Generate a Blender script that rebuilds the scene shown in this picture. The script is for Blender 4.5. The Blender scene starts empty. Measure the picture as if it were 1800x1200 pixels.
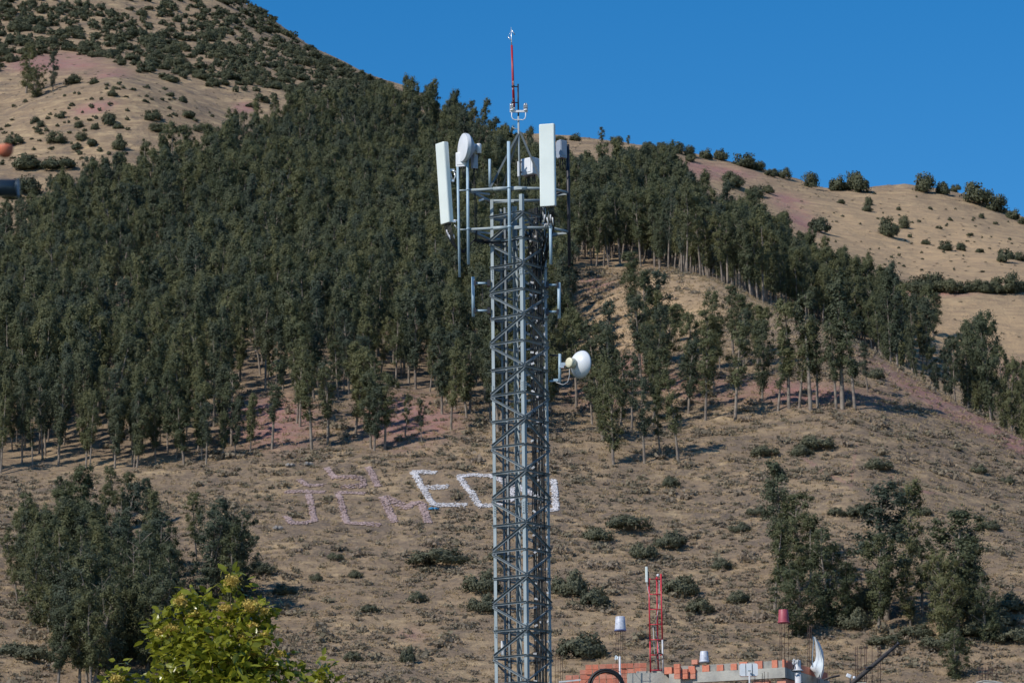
import bpy, bmesh, math, random
import numpy as np
from mathutils import Vector, Matrix

random.seed(7)
rng = np.random.default_rng(7)
R = math.radians
scene = bpy.context.scene
COL = scene.collection

# ------------------------------------------------------------------ camera
W, H, F = 1800.0, 1200.0, 6750.0
PITCH, ROLL = R(11.3), R(-0.62)
CAM = Vector((0, 0, 2.0))
CM = Matrix.Rotation(math.pi / 2 + PITCH, 3, 'X') @ Matrix.Rotation(ROLL, 3, 'Z')
CMN = np.array(CM)
cd = bpy.data.cameras.new("camera")
cam = bpy.data.objects.new("camera", cd)
COL.objects.link(cam)
cam.matrix_world = Matrix.Translation(CAM) @ CM.to_4x4()
cd.sensor_width = 36
cd.lens = 36 * F / W
cd.clip_start = 0.5
cd.clip_end = 20000
cd.dof.use_dof = True
cd.dof.focus_distance = 97
cd.dof.aperture_fstop = 7.5
scene.camera = cam


def ray(x, y):
    d = CM @ Vector(((x - W / 2) / F, -(y - H / 2) / F, -1))
    return d


def atY(x, y, Y):                      # point of the pixel ray on the plane at distance Y ahead
    d = ray(x, y)
    return CAM + d * (Y / d.y)


def px_of(P):                          # world array (n,3) -> pixels
    q = (np.asarray(P, float) - np.array(CAM)) @ CMN
    return np.stack([W / 2 + F * q[..., 0] / -q[..., 2], H / 2 - F * q[..., 1] / -q[..., 2]], -1)


def azel(x, y):
    d = ray(x, y)
    return math.atan2(d.x, d.y), math.atan2(d.z, math.hypot(d.x, d.y))


# ------------------------------------------------------------------ noise
def vnoise(x, y, seed=0):
    xi, yi = np.floor(x).astype(np.int64), np.floor(y).astype(np.int64)
    fx, fy = x - xi, y - yi
    fx, fy = fx * fx * (3 - 2 * fx), fy * fy * (3 - 2 * fy)

    def h(a, b):
        n = (a * 374761393 + b * 668265263 + seed * 1442695041) & 0x7fffffff
        n = ((n ^ (n >> 13)) * 1274126177) & 0x7fffffff
        return ((n ^ (n >> 16)) & 0xffff) / 65535.0
    a, b, c, d = h(xi, yi), h(xi + 1, yi), h(xi, yi + 1), h(xi + 1, yi + 1)
    return (a * (1 - fx) + b * fx) * (1 - fy) + (c * (1 - fx) + d * fx) * fy


def fbm(x, y, oct=4, seed=0):
    s, a, t = 0, 1.0, 0
    for k in range(oct):
        s = s + a * (vnoise(x * 2 ** k, y * 2 ** k, seed + k) - 0.5)
        t += a
        a *= 0.5
    return s / t


# ------------------------------------------------------------------ materials
def new_mat(name):
    m = bpy.data.materials.new(name)
    m.use_nodes = True
    nt = m.node_tree
    nt.nodes.clear()
    out = nt.nodes.new('ShaderNodeOutputMaterial')
    b = nt.nodes.new('ShaderNodeBsdfPrincipled')
    nt.links.new(b.outputs[0], out.inputs[0])
    return m, nt, b, out


def N(nt, t, **kw):
    n = nt.nodes.new(t)
    for k, v in kw.items():
        setattr(n, k, v)
    return n


def mixc(nt, fac, a, b, mode='MIX'):
    n = N(nt, 'ShaderNodeMix', data_type='RGBA', blend_type=mode)
    for i, v in ((0, fac), (6, a), (7, b)):
        if isinstance(v, (int, float)):
            n.inputs[i].default_value = v
        elif isinstance(v, tuple):
            n.inputs[i].default_value = (*v, 1)
        else:
            nt.links.new(v, n.inputs[i])
    return n.outputs[2]


def ramp(nt, src, p0, p1):
    n = N(nt, 'ShaderNodeMapRange')
    nt.links.new(src, n.inputs[0])
    n.inputs[1].default_value = p0
    n.inputs[2].default_value = p1
    return n.outputs[0]


def noise(nt, scale, detail=4, rough=0.55, vec=None):
    n = N(nt, 'ShaderNodeTexNoise')
    n.inputs['Scale'].default_value = scale
    n.inputs['Detail'].default_value = detail
    n.inputs['Roughness'].default_value = rough
    if vec is None:
        g = N(nt, 'ShaderNodeNewGeometry')
        vec = g.outputs['Position']
    nt.links.new(vec, n.inputs['Vector'])
    return n.outputs[0]


def plain(name, c, rough=0.6, metal=0.0, c2=None, scale=3.0, bump=0.0, lo=0.4, hi=0.65):
    m, nt, b, out = new_mat(name)
    c2 = c2 or tuple(v * 0.72 for v in c)
    f = ramp(nt, noise(nt, scale, 5), lo, hi)
    nt.links.new(mixc(nt, f, c, c2), b.inputs['Base Color'])
    b.inputs['Roughness'].default_value = rough
    b.inputs['Metallic'].default_value = metal
    if bump:
        bp = N(nt, 'ShaderNodeBump')
        bp.inputs['Strength'].default_value = bump
        bp.inputs['Distance'].default_value = 0.02
        nt.links.new(noise(nt, scale * 6, 4), bp.inputs['Height'])
        nt.links.new(bp.outputs[0], b.inputs['Normal'])
    return m


def brickmat(m):
    nt = m.node_tree
    b = [n for n in nt.nodes if n.type == 'BSDF_PRINCIPLED'][0]
    src = b.inputs['Base Color'].links[0].from_socket
    oi = N(nt, 'ShaderNodeObjectInfo')
    nt.links.new(mixc(nt, ramp(nt, oi.outputs['Random'], 0, 2.2), src, (.40, .16, .12)), b.inputs['Base Color'])
    return m


def leafmat(name, dark, mid, light, rough=0.55, trans=0.25, spec=0.3, cool=None):
    m, nt, b, out = new_mat(name)
    tint = N(nt, 'ShaderNodeAttribute', attribute_name='tint')
    tree = N(nt, 'ShaderNodeAttribute', attribute_name='tree')
    oi = N(nt, 'ShaderNodeObjectInfo')
    ad = N(nt, 'ShaderNodeMath', operation='ADD')
    nt.links.new(oi.outputs['Random'], ad.inputs[0])
    nt.links.new(tree.outputs['Fac'], ad.inputs[1])
    fr = N(nt, 'ShaderNodeMath', operation='FRACT')
    nt.links.new(ad.outputs[0], fr.inputs[0])
    c = mixc(nt, tint.outputs['Fac'], dark, mid)
    ml = N(nt, 'ShaderNodeMath', operation='MULTIPLY')
    nt.links.new(fr.outputs[0], ml.inputs[0])
    ml.inputs[1].default_value = 0.75
    c = mixc(nt, ml.outputs[0], c, light)
    if cool:
        m7 = N(nt, 'ShaderNodeMath', operation='MULTIPLY'); m7.inputs[1].default_value = 7.31
        nt.links.new(ad.outputs[0], m7.inputs[0])
        f7 = N(nt, 'ShaderNodeMath', operation='FRACT'); nt.links.new(m7.outputs[0], f7.inputs[0])
        c = mixc(nt, ramp(nt, f7.outputs[0], .45, 1.0), c, cool)
    nt.links.new(c, b.inputs['Base Color'])
    b.inputs['Roughness'].default_value = rough
    b.inputs['Specular IOR Level'].default_value = spec
    t = N(nt, 'ShaderNodeBsdfTranslucent')
    nt.links.new(c, t.inputs[0])
    mx = N(nt, 'ShaderNodeMixShader')
    mx.inputs[0].default_value = trans
    nt.links.new(b.outputs[0], mx.inputs[1])
    nt.links.new(t.outputs[0], mx.inputs[2])
    nt.links.new(mx.outputs[0], out.inputs[0])
    return m


M = {
    'steel': plain('galvanised_steel', (.37, .43, .45), .5, .0, (.27, .315, .335), 1.6, lo=.35, hi=.75),
    'pipe': plain('pipe_steel', (.40, .54, .64), .45, .0, (.33, .45, .54), 2.0),
    'braceshade': plain('shaded_brace_steel', (.22, .25, .265), .5, .0, (.15, .17, .185), 2.5),  # darker than the legs: shade on the braces put into the base colour
    'shadesteel': plain('shade_toned_steel', (.10, .125, .14), .5, .0, (.07, .09, .10), 3),  # spire legs: shade painted in as a darker steel colour
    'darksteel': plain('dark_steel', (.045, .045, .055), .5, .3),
    'white': plain('white_radome', (.80, .86, .82), .38, 0, (.72, .78, .74), 1.2),
    'white2': plain('white_enclosure', (.80, .82, .85), .4, 0, (.70, .73, .77), 2.5),
    'grey': plain('shaded_enclosure', (.34, .39, .47), .45, 0, (.33, .38, .45), 2),  # radio boxes out of the sun: bluish shade put into the colour
    'cream': plain('cream_plastic', (.74, .70, .52), .4, 0, (.66, .62, .45), 6),
    'black': plain('black_cable', (.012, .012, .013), .45),
    'tape': plain('white_tape', (.7, .7, .72), .5),
    'red': plain('red_paint', (.60, .03, .05), .45, 0, (.46, .03, .05), 5),
    'redwhite': plain('chipped_red_paint', (.40, .02, .03), .4, 0, (.62, .50, .48), 7, lo=.58, hi=.64),
    'silver': plain('bright_metal', (.75, .77, .78), .3, .5),
    'lamp': plain('lamp_glass', (.62, .58, .52), .2, 0, (.35, .25, .2), 30),
    'brick': brickmat(plain('orange_brick', (.78, .28, .17), .85, 0, (.66, .21, .125), 8, .4)),
    'brick2': brickmat(plain('pale_orange_brick', (.76, .34, .23), .85, 0, (.64, .25, .17), 8, .4)),
    'mortar': plain('mortar', (.38, .36, .32), .9, 0, (.26, .25, .23), 6, .5),
    'concrete': plain('concrete', (.50, .475, .42), .9, 0, (.30, .29, .27), 2.2, .5, .38, .72),
    'rust': plain('rusty_rebar', (.075, .035, .025), .8, 0, (.04, .022, .02), 12),
    'bucketw': plain('bucket_white', (.60, .62, .70), .45, 0, (.42, .44, .52), 9, lo=.5, hi=.6),
    'bucketr': plain('bucket_red', (.42, .085, .11), .5, 0, (.34, .06, .085), 6),
    'bluetrim': plain('bucket_band', (.18, .22, .42), .5),
    'ink': plain('dark_ink', (.05, .05, .07), .6),
    'tarp': plain('white_sheet', (.72, .78, .80), .45, 0, (.6, .66, .7), 3),
    'pvc': plain('white_pvc', (.68, .68, .70), .4, 0, (.55, .55, .57), 5),
    'timber': plain('dark_timber', (.035, .030, .030), .7, 0, (.07, .06, .06), 5),
    'orange': plain('orange_plastic', (.62, .17, .09), .6, 0, (.52, .13, .07), 8),
    'poleblue': plain('pole_paint', (.05, .075, .10), .35, .35, (.035, .05, .07), 4),
    'bark': plain('eucalyptus_bark', (.30, .25, .20), .85, 0, (.15, .12, .10), 1.3, lo=.35, hi=.65),
    'bark2': plain('brown_bark', (.10, .075, .05), .9),
    'stonew': plain('whitewashed_stone', (.72, .70, .71), .85, 0, (.48, .44, .44), 1.3, .5, .4, .7),
    'stonep': plain('bare_pink_stone', (.46, .345, .325), .9, 0, (.36, .265, .25), 1.5, .5),
    'rock': plain('grey_rock', (.34, .31, .28), .9, 0, (.22, .2, .18), 2, .5),
    'bluebag': plain('blue_plastic', (.02, .22, .45), .5),
    'euc': leafmat('eucalyptus_leaves', (.068, .086, .048), (.132, .148, .074), (.20, .197, .086), .6, .35, .3, (.078, .10, .070)),
    'shrub': leafmat('shrub_leaves', (.055, .068, .043), (.10, .112, .064), (.13, .132, .070), .65, .25),
    'greenbush': leafmat('green_bush_leaves', (.085, .094, .062), (.13, .136, .088), (.155, .155, .095), .65, .25),
    'scrub': leafmat('dry_scrub_twigs', (.27, .215, .165), (.40, .32, .24), (.23, .21, .135), .8, .35),
    'straw': leafmat('dry_straw', (.36, .27, .16), (.50, .385, .23), (.42, .32, .18), .8, .3),
    'avo': leafmat('glossy_leaves', (.075, .105, .012), (.21, .25, .022), (.35, .35, .04), .25, .38, .5),
    'flower': leafmat('yellow_blossom', (.54, .39, .09), (.74, .60, .16), (.64, .46, .13), .7, .3),
}


# ------------------------------------------------------------------ mesh builder
class MB:
    def __init__(s):
        s.v, s.f, s.sm = [], [], []

    def add(s, vs, fs, smooth=False):
        o = len(s.v)
        s.v += [Vector(v) for v in vs]
        s.f += [tuple(i + o for i in f) for f in fs]
        s.sm += [smooth] * len(fs)
        return s

    def box(s, c, size, M3=None):
        c = Vector(c)
        vs = []
        for x in (-.5, .5):
            for y in (-.5, .5):
                for z in (-.5, .5):
                    p = Vector((x * size[0], y * size[1], z * size[2]))
                    vs.append(c + (M3 @ p if M3 else p))
        return s.add(vs, [(0, 1, 3, 2), (4, 6, 7, 5), (0, 4, 5, 1), (2, 3, 7, 6), (0, 2, 6, 4), (1, 5, 7, 3)])

    def tube(s, pts, r, n=8, cap=True, smooth=True):
        pts = [Vector(p) for p in pts]
        rs = r if isinstance(r, (list, tuple)) else [r] * len(pts)
        vs, fs = [], []
        prev = None
        for i, p in enumerate(pts):
            t = (pts[min(i + 1, len(pts) - 1)] - pts[max(i - 1, 0)]).normalized()
            if prev is None:
                a = Vector((0, 0, 1)) if abs(t.z) < .9 else Vector((1, 0, 0))
                u = t.cross(a).normalized()
            else:
                u = (prev - t * prev.dot(t)).normalized()
            prev = u
            w = t.cross(u)
            for k in range(n):
                an = 2 * math.pi * k / n
                vs.append(p + (u * math.cos(an) + w * math.sin(an)) * rs[i])
        for i in range(len(pts) - 1):
            for k in range(n):
                a, b = i * n + k, i * n + (k + 1) % n
                fs.append((a, b, b + n, a + n))
        s.add(vs, fs, smooth)
        if cap:
            o = len(s.v) - len(vs)
            s.f += [tuple(o + k for k in reversed(range(n))), tuple(o + (len(pts) - 1) * n + k for k in range(n))]
            s.sm += [False, False]
        return s

    def lathe(s, prof, origin, axis, n=28, smooth=True, cap0=True, cap1=True):
        """prof: (distance along axis, radius)"""
        axis = Vector(axis).normalized()
        a = Vector((0, 0, 1)) if abs(axis.z) < .9 else Vector((1, 0, 0))
        u = axis.cross(a).normalized()
        w = axis.cross(u)
        vs, fs = [], []
        for d, r in prof:
            for k in range(n):
                an = 2 * math.pi * k / n
                vs.append(Vector(origin) + axis * d + (u * math.cos(an) + w * math.sin(an)) * r)
        for i in range(len(prof) - 1):
            for k in range(n):
                p, q = i * n + k, i * n + (k + 1) % n
                fs.append((p, q, q + n, p + n))
        s.add(vs, fs, smooth)
        o = len(s.v) - len(vs)
        if cap0:
            s.f.append(tuple(o + k for k in reversed(range(n)))); s.sm.append(False)
        if cap1:
            s.f.append(tuple(o + (len(prof) - 1) * n + k for k in range(n))); s.sm.append(False)
        return s

    def rbox(s, c, w, d, h, M3, rad=.04, seg=4):
        """box with rounded vertical edges, slightly inset ends; local x width, y depth, z height"""
        pts = []
        for cx, cy, a0 in ((w / 2 - rad, d / 2 - rad, 0), (-w / 2 + rad, d / 2 - rad, 90), (-w / 2 + rad, -d / 2 + rad, 180), (w / 2 - rad, -d / 2 + rad, 270)):
            for k in range(seg + 1):
                a = R(a0 + 90 * k / seg)
                pts.append((cx + rad * math.cos(a), cy + rad * math.sin(a)))
        n = len(pts)
        e = min(.02, h * .1)
        rings = [(-h / 2, .96), (-h / 2 + e, 1), (h / 2 - e, 1), (h / 2, .96)]
        vs, fs = [], []
        for z, k in rings:
            for x, y in pts:
                vs.append(Vector(c) + M3 @ Vector((x * k, y * k, z)))
        for i in range(3):
            for k in range(n):
                a, b = i * n + k, i * n + (k + 1) % n
                fs.append((a, b, b + n, a + n))
        fs += [tuple(reversed(range(n))), tuple(3 * n + k for k in range(n))]
        return s.add(vs, fs)

    def lbeam(s, p0, p1, a, b, w, t, w2=None):
        """angle iron: flange along a and flange along b, from the common corner line p0-p1"""
        p0, p1, a, b = Vector(p0), Vector(p1), Vector(a).normalized(), Vector(b).normalized()
        def bar(o, da, la, db, lb):
            q = [o, o + da * la, o + da * la + db * lb, o + db * lb]
            d = p1 - p0
            s.add(q + [x + d for x in q], [(0, 1, 2, 3), (7, 6, 5, 4), (0, 4, 5, 1), (1, 5, 6, 2), (2, 6, 7, 3), (3, 7, 4, 0)])
        bar(p0, a, w, b, t)
        bar(p0 + b * (t + .001), b, (w2 or w) - t, a, t)
        return s

    def build(s, name, mat, root=None, parent=None):
        o0 = root.matrix_world.translation if root else Vector((0, 0, 0))
        if root:
            o0 = Vector(root['_o'])
        me = bpy.data.meshes.new(name)
        me.from_pydata([v - o0 for v in s.v], [], s.f)
        me.polygons.foreach_set('use_smooth', s.sm)
        me.materials.append(mat)
        bm = bmesh.new()
        bm.from_mesh(me)
        bmesh.ops.recalc_face_normals(bm, faces=bm.faces)
        bm.to_mesh(me)
        bm.free()
        ob = bpy.data.objects.new(name, me)
        COL.objects.link(ob)
        if parent or root:
            ob.parent = parent or root
        return ob


def tag(o, label, cat, group=None):
    o['label'] = label
    o['category'] = cat
    if group:
        o['group'] = group
    return o


def thing(name, label, cat, loc, group=None):
    o = bpy.data.objects.new(name, None)
    COL.objects.link(o)
    o.location = loc
    o['_o'] = tuple(loc)
    o.empty_display_size = .3
    return tag(o, label, cat, group)


def single(mb, name, mat, label, cat, group=None):
    """a thing that is one mesh: origin at its base centre"""
    xs = [v.x for v in mb.v]; ys = [v.y for v in mb.v]; zs = [v.z for v in mb.v]
    o0 = Vector(((min(xs) + max(xs)) / 2, (min(ys) + max(ys)) / 2, min(zs)))
    mb.v = [v - o0 for v in mb.v]
    ob = mb.build(name, mat)
    ob.location = o0
    return tag(ob, label, cat, group)


def npmesh(name, V, Fq, mat, tint=None, extra=None, mats=None, midx=None, smooth=None):
    """mesh from numpy arrays, Fq (n,4) quads or (n,3)"""
    me = bpy.data.meshes.new(name)
    k = Fq.shape[1]
    me.vertices.add(len(V))
    me.vertices.foreach_set('co', np.ascontiguousarray(V, np.float32).ravel())
    me.loops.add(Fq.size)
    me.loops.foreach_set('vertex_index', np.ascontiguousarray(Fq, np.int32).ravel())
    me.polygons.add(len(Fq))
    me.polygons.foreach_set('loop_start', np.arange(0, Fq.size, k, dtype=np.int32))
    if smooth is not None:
        me.polygons.foreach_set('use_smooth', smooth)
    for m_ in (mats or [mat]):
        me.materials.append(m_)
    if midx is not None:
        me.polygons.foreach_set('material_index', np.ascontiguousarray(midx, np.int32))
    me.update(calc_edges=True)
    for nm, arr in (('tint', tint), ('tree', extra)):
        if arr is not None:
            at = me.attributes.new(nm, 'FLOAT', 'FACE')
            at.data.foreach_set('value', np.ascontiguousarray(arr, np.float32))
    return me


# ------------------------------------------------------------------ terrain
CURVES = [  # (r knots over px x, y knots over px x), front to back
    ([(0, 395)], [(-500, 1360), (2300, 1360)]),
    ([(0, 440)], [(-500, 1200), (2300, 1200)]),
    ([(0, 490)], [(-500, 1000), (1400, 1000), (1800, 1010), (2300, 1040)]),
    ([(0, 545), (1500, 540), (1900, 535)], [(-500, 835), (0, 832), (300, 822), (600, 802), (900, 790), (1200, 805), (1500, 790), (1800, 880), (2300, 1000)]),
    ([(0, 650), (900, 655), (1180, 690), (1310, 665), (1500, 625), (1800, 590)],
     [(-500, 640), (0, 610), (300, 590), (600, 580), (850, 590), (1000, 560), (1100, 502), (1180, 478), (1250, 492), (1310, 518), (1400, 556), (1480, 588), (1530, 614), (1620, 662), (1700, 708), (1800, 764), (2300, 1010)]),
    ([(0, 720), (900, 725), (1180, 750), (1310, 735), (1500, 700), (1800, 660)],
     [(-500, 570), (0, 555), (300, 535), (600, 510), (900, 505), (1050, 492), (1180, 482), (1310, 530), (1480, 625), (1620, 705), (1800, 820), (2300, 1080)]),
    ([(0, 810)], [(-500, 500), (0, 480), (300, 455), (600, 440), (900, 435), (1100, 425), (1250, 460), (1400, 530), (1500, 590), (1620, 625), (1800, 690), (2300, 860)]),
    ([(0, 920)], [(-500, 330), (0, 310), (200, 300), (400, 310), (600, 330), (900, 345), (1200, 350), (1400, 420), (1600, 495), (1800, 505), (2300, 600)]),
    ([(0, 1010)], [(-500, 225), (0, 200), (100, 165), (190, 140), (250, 150), (320, 178), (400, 214), (470, 240), (600, 232), (760, 245), (900, 285), (1050, 285), (1200, 315), (1400, 378), (1600, 430), (1800, 450), (2300, 540)]),
    ([(0, 1055)], [(-500, 235), (0, 206), (100, 172), (190, 147), (250, 157), (320, 184), (400, 218), (470, 232), (600, 215), (760, 222), (900, 258), (1050, 262), (1200, 290), (1400, 340), (1600, 375), (1800, 420), (2300, 520)]),
    ([(0, 1130)], [(-500, 130), (0, 120), (200, 112), (400, 150), (600, 190), (700, 190), (760, 203), (850, 232), (900, 242), (930, 240), (1000, 247), (1080, 253), (1180, 266), (1240, 278), (1300, 290), (1390, 316), (1440, 330), (1500, 335), (1550, 328), (1600, 327), (1660, 338), (1700, 348), (1750, 368), (1800, 390), (2300, 520)]),
    ([(0, 1290)], [(-500, -10), (0, 20), (200, 35), (400, 62), (560, 116), (650, 152), (760, 196), (850, 262), (1000, 320), (1400, 400), (1800, 480), (2300, 620)]),
    ([(0, 1480)], [(-500, -280), (0, -130), (300, -60), (420, 6), (500, 56), (560, 99), (650, 140), (720, 165), (760, 184), (850, 300), (1000, 420), (1400, 520), (1800, 600), (2300, 760)]),
    ([(0, 1750)], [(-500, -150), (0, -10), (300, 60), (420, 120), (560, 210), (760, 300), (1000, 520), (1800, 700), (2300, 860)]),
]
azf = np.arange(-9.6, 9.6001, 0.03)
azg = np.radians(np.concatenate([np.arange(-75, -9.6, 1.5), azf, np.arange(10.5, 76, 1.5)]))
rg = np.concatenate([[4, 20, 45, 75, 105, 140, 180, 220, 260, 300, 330, 355, 375], np.arange(390, 700, 1.0), np.arange(700, 1140, 1.5), np.arange(1140, 1500, 4), np.arange(1500, 1800, 15), np.arange(1800, 3001, 100)])


def curve_arrays(az):
    rs, es = [], []
    for rk, yk in CURVES:
        a = np.array([azel(x, y) for x, y in yk])
        e = np.interp(az, a[:, 0], a[:, 1])
        ker = np.exp(-0.5 * (np.arange(-8, 9) / 3.5) ** 2); ker /= ker.sum()
        e = np.convolve(np.pad(e, 8, mode='edge'), ker, 'valid')
        ra = np.array([(math.atan2(ray(x, 600).x, ray(x, 600).y), r) for x, r in rk])
        rs.append(np.interp(az, ra[:, 0], ra[:, 1])); es.append(e)
    return np.array(rs), np.array(es)


def pchip(xk, yk, x):
    h = np.diff(xk); d = np.diff(yk) / h
    m = np.zeros(len(xk))
    for i in range(1, len(xk) - 1):
        if d[i - 1] * d[i] > 0:
            w1, w2 = 2 * h[i] + h[i - 1], h[i] + 2 * h[i - 1]
            m[i] = (w1 + w2) / (w1 / d[i - 1] + w2 / d[i])
    m[0], m[-1] = d[0], d[-1]
    k = np.clip(np.searchsorted(xk, x) - 1, 0, len(h) - 1)
    t = (x - xk[k]) / h[k]
    return ((1 + 2 * t) * (1 - t) ** 2 * yk[k] + t * (1 - t) ** 2 * h[k] * m[k] + t * t * (3 - 2 * t) * yk[k + 1] + t * t * (t - 1) * h[k] * m[k + 1])


RS, ES = curve_arrays(azg)
Z = np.zeros((len(azg), len(rg)))
for i in range(len(azg)):
    xk = np.concatenate([[0, 200, 300], RS[:, i], [3100]])
    zk = CAM.z + RS[:, i] * np.tan(ES[:, i])
    zk = np.concatenate([[0, 0, 6], zk, [zk[-1] - 160]])
    Z[i] = pchip(xk, zk, rg)
AZ, RR = np.meshgrid(azg, rg, indexing='ij')
GX, GY = RR * np.sin(AZ), RR * np.cos(AZ)
hillf = np.clip((RR - 300) / 90, 0, 1)
Z += hillf * (3.0 * fbm(GX / 55, GY / 55, 3, 3) + 1.5 * fbm(GX / 14, GY / 14, 2, 9) + .9 * fbm(GX / 4.5, GY / 4.5, 2, 21))


def zat(x, y):
    x, y = np.asarray(x, float), np.asarray(y, float)
    az, r = np.arctan2(x, y), np.hypot(x, y)
    i = np.clip(np.searchsorted(azg, az) - 1, 0, len(azg) - 2)
    j = np.clip(np.searchsorted(rg, r) - 1, 0, len(rg) - 2)
    u = np.clip((az - azg[i]) / (azg[i + 1] - azg[i]), 0, 1)
    v = np.clip((r - rg[j]) / (rg[j + 1] - rg[j]), 0, 1)
    return (Z[i, j] * (1 - u) + Z[i + 1, j] * u) * (1 - v) + (Z[i, j + 1] * (1 - u) + Z[i + 1, j + 1] * u) * v


RFINE = np.arange(300, 1560, .5)


def hit(x, y, rmin=300, rmax=1560):
    """first terrain point under a pixel"""
    a, e = azel(x, y)
    rr = RFINE[(RFINE >= rmin) & (RFINE <= rmax)]
    zz = zat(rr * math.sin(a), rr * math.cos(a))
    el = np.arctan2(zz - CAM.z, rr)
    k = np.argmax(el >= e)
    if el[k] < e:
        k = int(np.argmax(el))
    r = rr[k]
    return Vector((r * math.sin(a), r * math.cos(a), float(zz[k])))


def in_poly(p, poly):
    x, y = p[..., 0], p[..., 1]
    c = np.zeros(x.shape, bool)
    n = len(poly)
    for i in range(n):
        x1, y1 = poly[i]; x2, y2 = poly[(i + 1) % n]
        m = ((y1 > y) != (y2 > y)) & (x < (x2 - x1) * (y - y1) / ((y2 - y1) or 1e-9) + x1)
        c ^= m
    return c


# zone masks per vertex: real ground differences (bare red earth, grey brush, straw), plus the unseen near ground
nv = Z.size
V = np.stack([GX, GY, Z], -1).reshape(-1, 3)
PX = px_of(V)
rflat = RR.ravel()
gx, gy = GX.ravel(), GY.ravel()
n1, n2, n3 = fbm(gx / 30, gy / 30, 4, 31), fbm(gx / 9, gy / 9, 4, 41), fbm(gx / 60, gy / 60, 3, 51)


def blob(cx, cy, sx, sy, ang=0, r0=0, r1=9999):
    dx, dy = PX[:, 0] - cx, PX[:, 1] - cy
    c, s = math.cos(R(ang)), math.sin(R(ang))
    u, v = (dx * c + dy * s) / sx, (-dx * s + dy * c) / sy
    return np.exp(-(u * u + v * v) ** 1.5) * ((rflat > r0) & (rflat < r1))


red = np.zeros(nv)
for a in [(480, 740, 80, 45, 0, 500, 700), (720, 740, 85, 45, 0, 500, 700), (1060, 690, 70, 25, 0, 500, 720), (1290, 685, 240, 22, 3, 500, 720), (1660, 702, 120, 22, 29, 480, 640),
          (1570, 655, 80, 15, 28, 480, 660), (1760, 760, 90, 18, 30, 480, 620), (1240, 300, 90, 14, 8, 900, 1200), (1390, 358, 40, 16, 20, 900, 1200), (1410, 385, 35, 18, 30, 900, 1200), (165, 190, 45, 10, -10, 900, 1100),
          (100, 110, 90, 20, 0, 1050, 1300), (190, 130, 40, 12, 0, 1050, 1300), (1790, 650, 30, 20, 0, 600, 1000), (1650, 516, 70, 6, 0, 800, 1000), (1045, 500, 40, 12, 0, 600, 760),
          (725, 1115, 25, 12, 0, 400, 520), (430, 190, 20, 10, 0, 1000, 1300), (1110, 640, 50, 20, 0, 500, 720), (1750, 730, 60, 8, 30, 500, 640)]:
    red = np.maximum(red, blob(*a))
for x0, y0, x1, y1 in [(1410, 803, 1462, 838), (1462, 838, 1494, 850), (1505, 785, 1495, 850), (1560, 830, 1592, 860), (1592, 860, 1645, 866)]:
    red = np.maximum(red, .85 * blob((x0 + x1) / 2, (y0 + y1) / 2, math.hypot(x1 - x0, y1 - y0) * .62, 2.5, math.degrees(math.atan2(y1 - y0, x1 - x0)), 480, 620))
red = np.clip(red * (1.0 + 1.8 * n1 + 1.6 * n2), 0, 1)
# brushy slope: the front hill below the trees; the far hills are cleaner pasture
front = np.clip((700 - rflat) / 60, 0, 1)
grey = front * np.clip(.62 + 1.5 * n1 + .9 * n2, 0, 1)
grey = np.maximum(grey, front * blob(1620, 790, 320, 110, 8) * .8)
knob = np.maximum(blob(1190, 540, 150, 60, 0, 560, 760), blob(1080, 600, 90, 50, 0, 560, 760))
grey *= 1 - .95 * np.clip(knob * 1.4, 0, 1)
field = np.clip(blob(1720, 600, 180, 70, 0, 700, 960) + blob(1600, 420, 260, 70, 8, 860, 1160) + knob, 0, 1)
zone = np.stack([red, grey, field, np.clip((rflat - 330) / 40, 0, 1)], -1).astype(np.float32)
nA, nR = Z.shape
ii, jj = np.meshgrid(np.arange(nA - 1), np.arange(nR - 1), indexing='ij')
q = np.stack([ii * nR + jj, (ii + 1) * nR + jj, (ii + 1) * nR + jj + 1, ii * nR + jj + 1], -1).reshape(-1, 4)

gm, nt, b, out = new_mat('hillside_ground')
za = N(nt, 'ShaderNodeAttribute', attribute_name='zone')
sep = N(nt, 'ShaderNodeSeparateColor')
nt.links.new(za.outputs['Color'], sep.inputs[0])
big = ramp(nt, noise(nt, .035, 6, .65), .38, .64)
mid = ramp(nt, noise(nt, .30, 6, .7), .38, .66)
fine = ramp(nt, noise(nt, 1.6, 5, .7), .36, .64)
geo = N(nt, 'ShaderNodeNewGeometry')
mp = N(nt, 'ShaderNodeMapping')
mp.inputs['Scale'].default_value = (.18, .18, 1.15)          # terracettes: bands that follow the contours
nt.links.new(geo.outputs['Position'], mp.inputs[0])
ter = ramp(nt, noise(nt, .8, 5, .65, mp.outputs[0]), .42, .60)
straw = mixc(nt, big, (.375, .268, .165), (.265, .192, .13))
straw = mixc(nt, mid, straw, (.50, .37, .22))
dark = mixc(nt, fine, (.215, .165, .125), (.125, .10, .08))
pat = ramp(nt, noise(nt, .11, 7, .72), .47, .60)
straw = mixc(nt, pat, straw, mixc(nt, fine, (.235, .178, .13), (.165, .13, .10)))
c = mixc(nt, ter, straw, mixc(nt, fine, (.32, .23, .145), (.22, .16, .11)))
mm = N(nt, 'ShaderNodeMath', operation='MULTIPLY')
nt.links.new(sep.outputs[1], mm.inputs[0]); nt.links.new(ramp(nt, noise(nt, .42, 7, .78), .42, .56), mm.inputs[1])
c = mixc(nt, mm.outputs[0], c, dark)
c = mixc(nt, sep.outputs[2], c, mixc(nt, ter, mixc(nt, mid, (.53, .37, .215), (.43, .30, .18)), mixc(nt, fine, (.46, .325, .195), (.31, .222, .145))))
rf = N(nt, 'ShaderNodeMath', operation='MULTIPLY')
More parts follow.
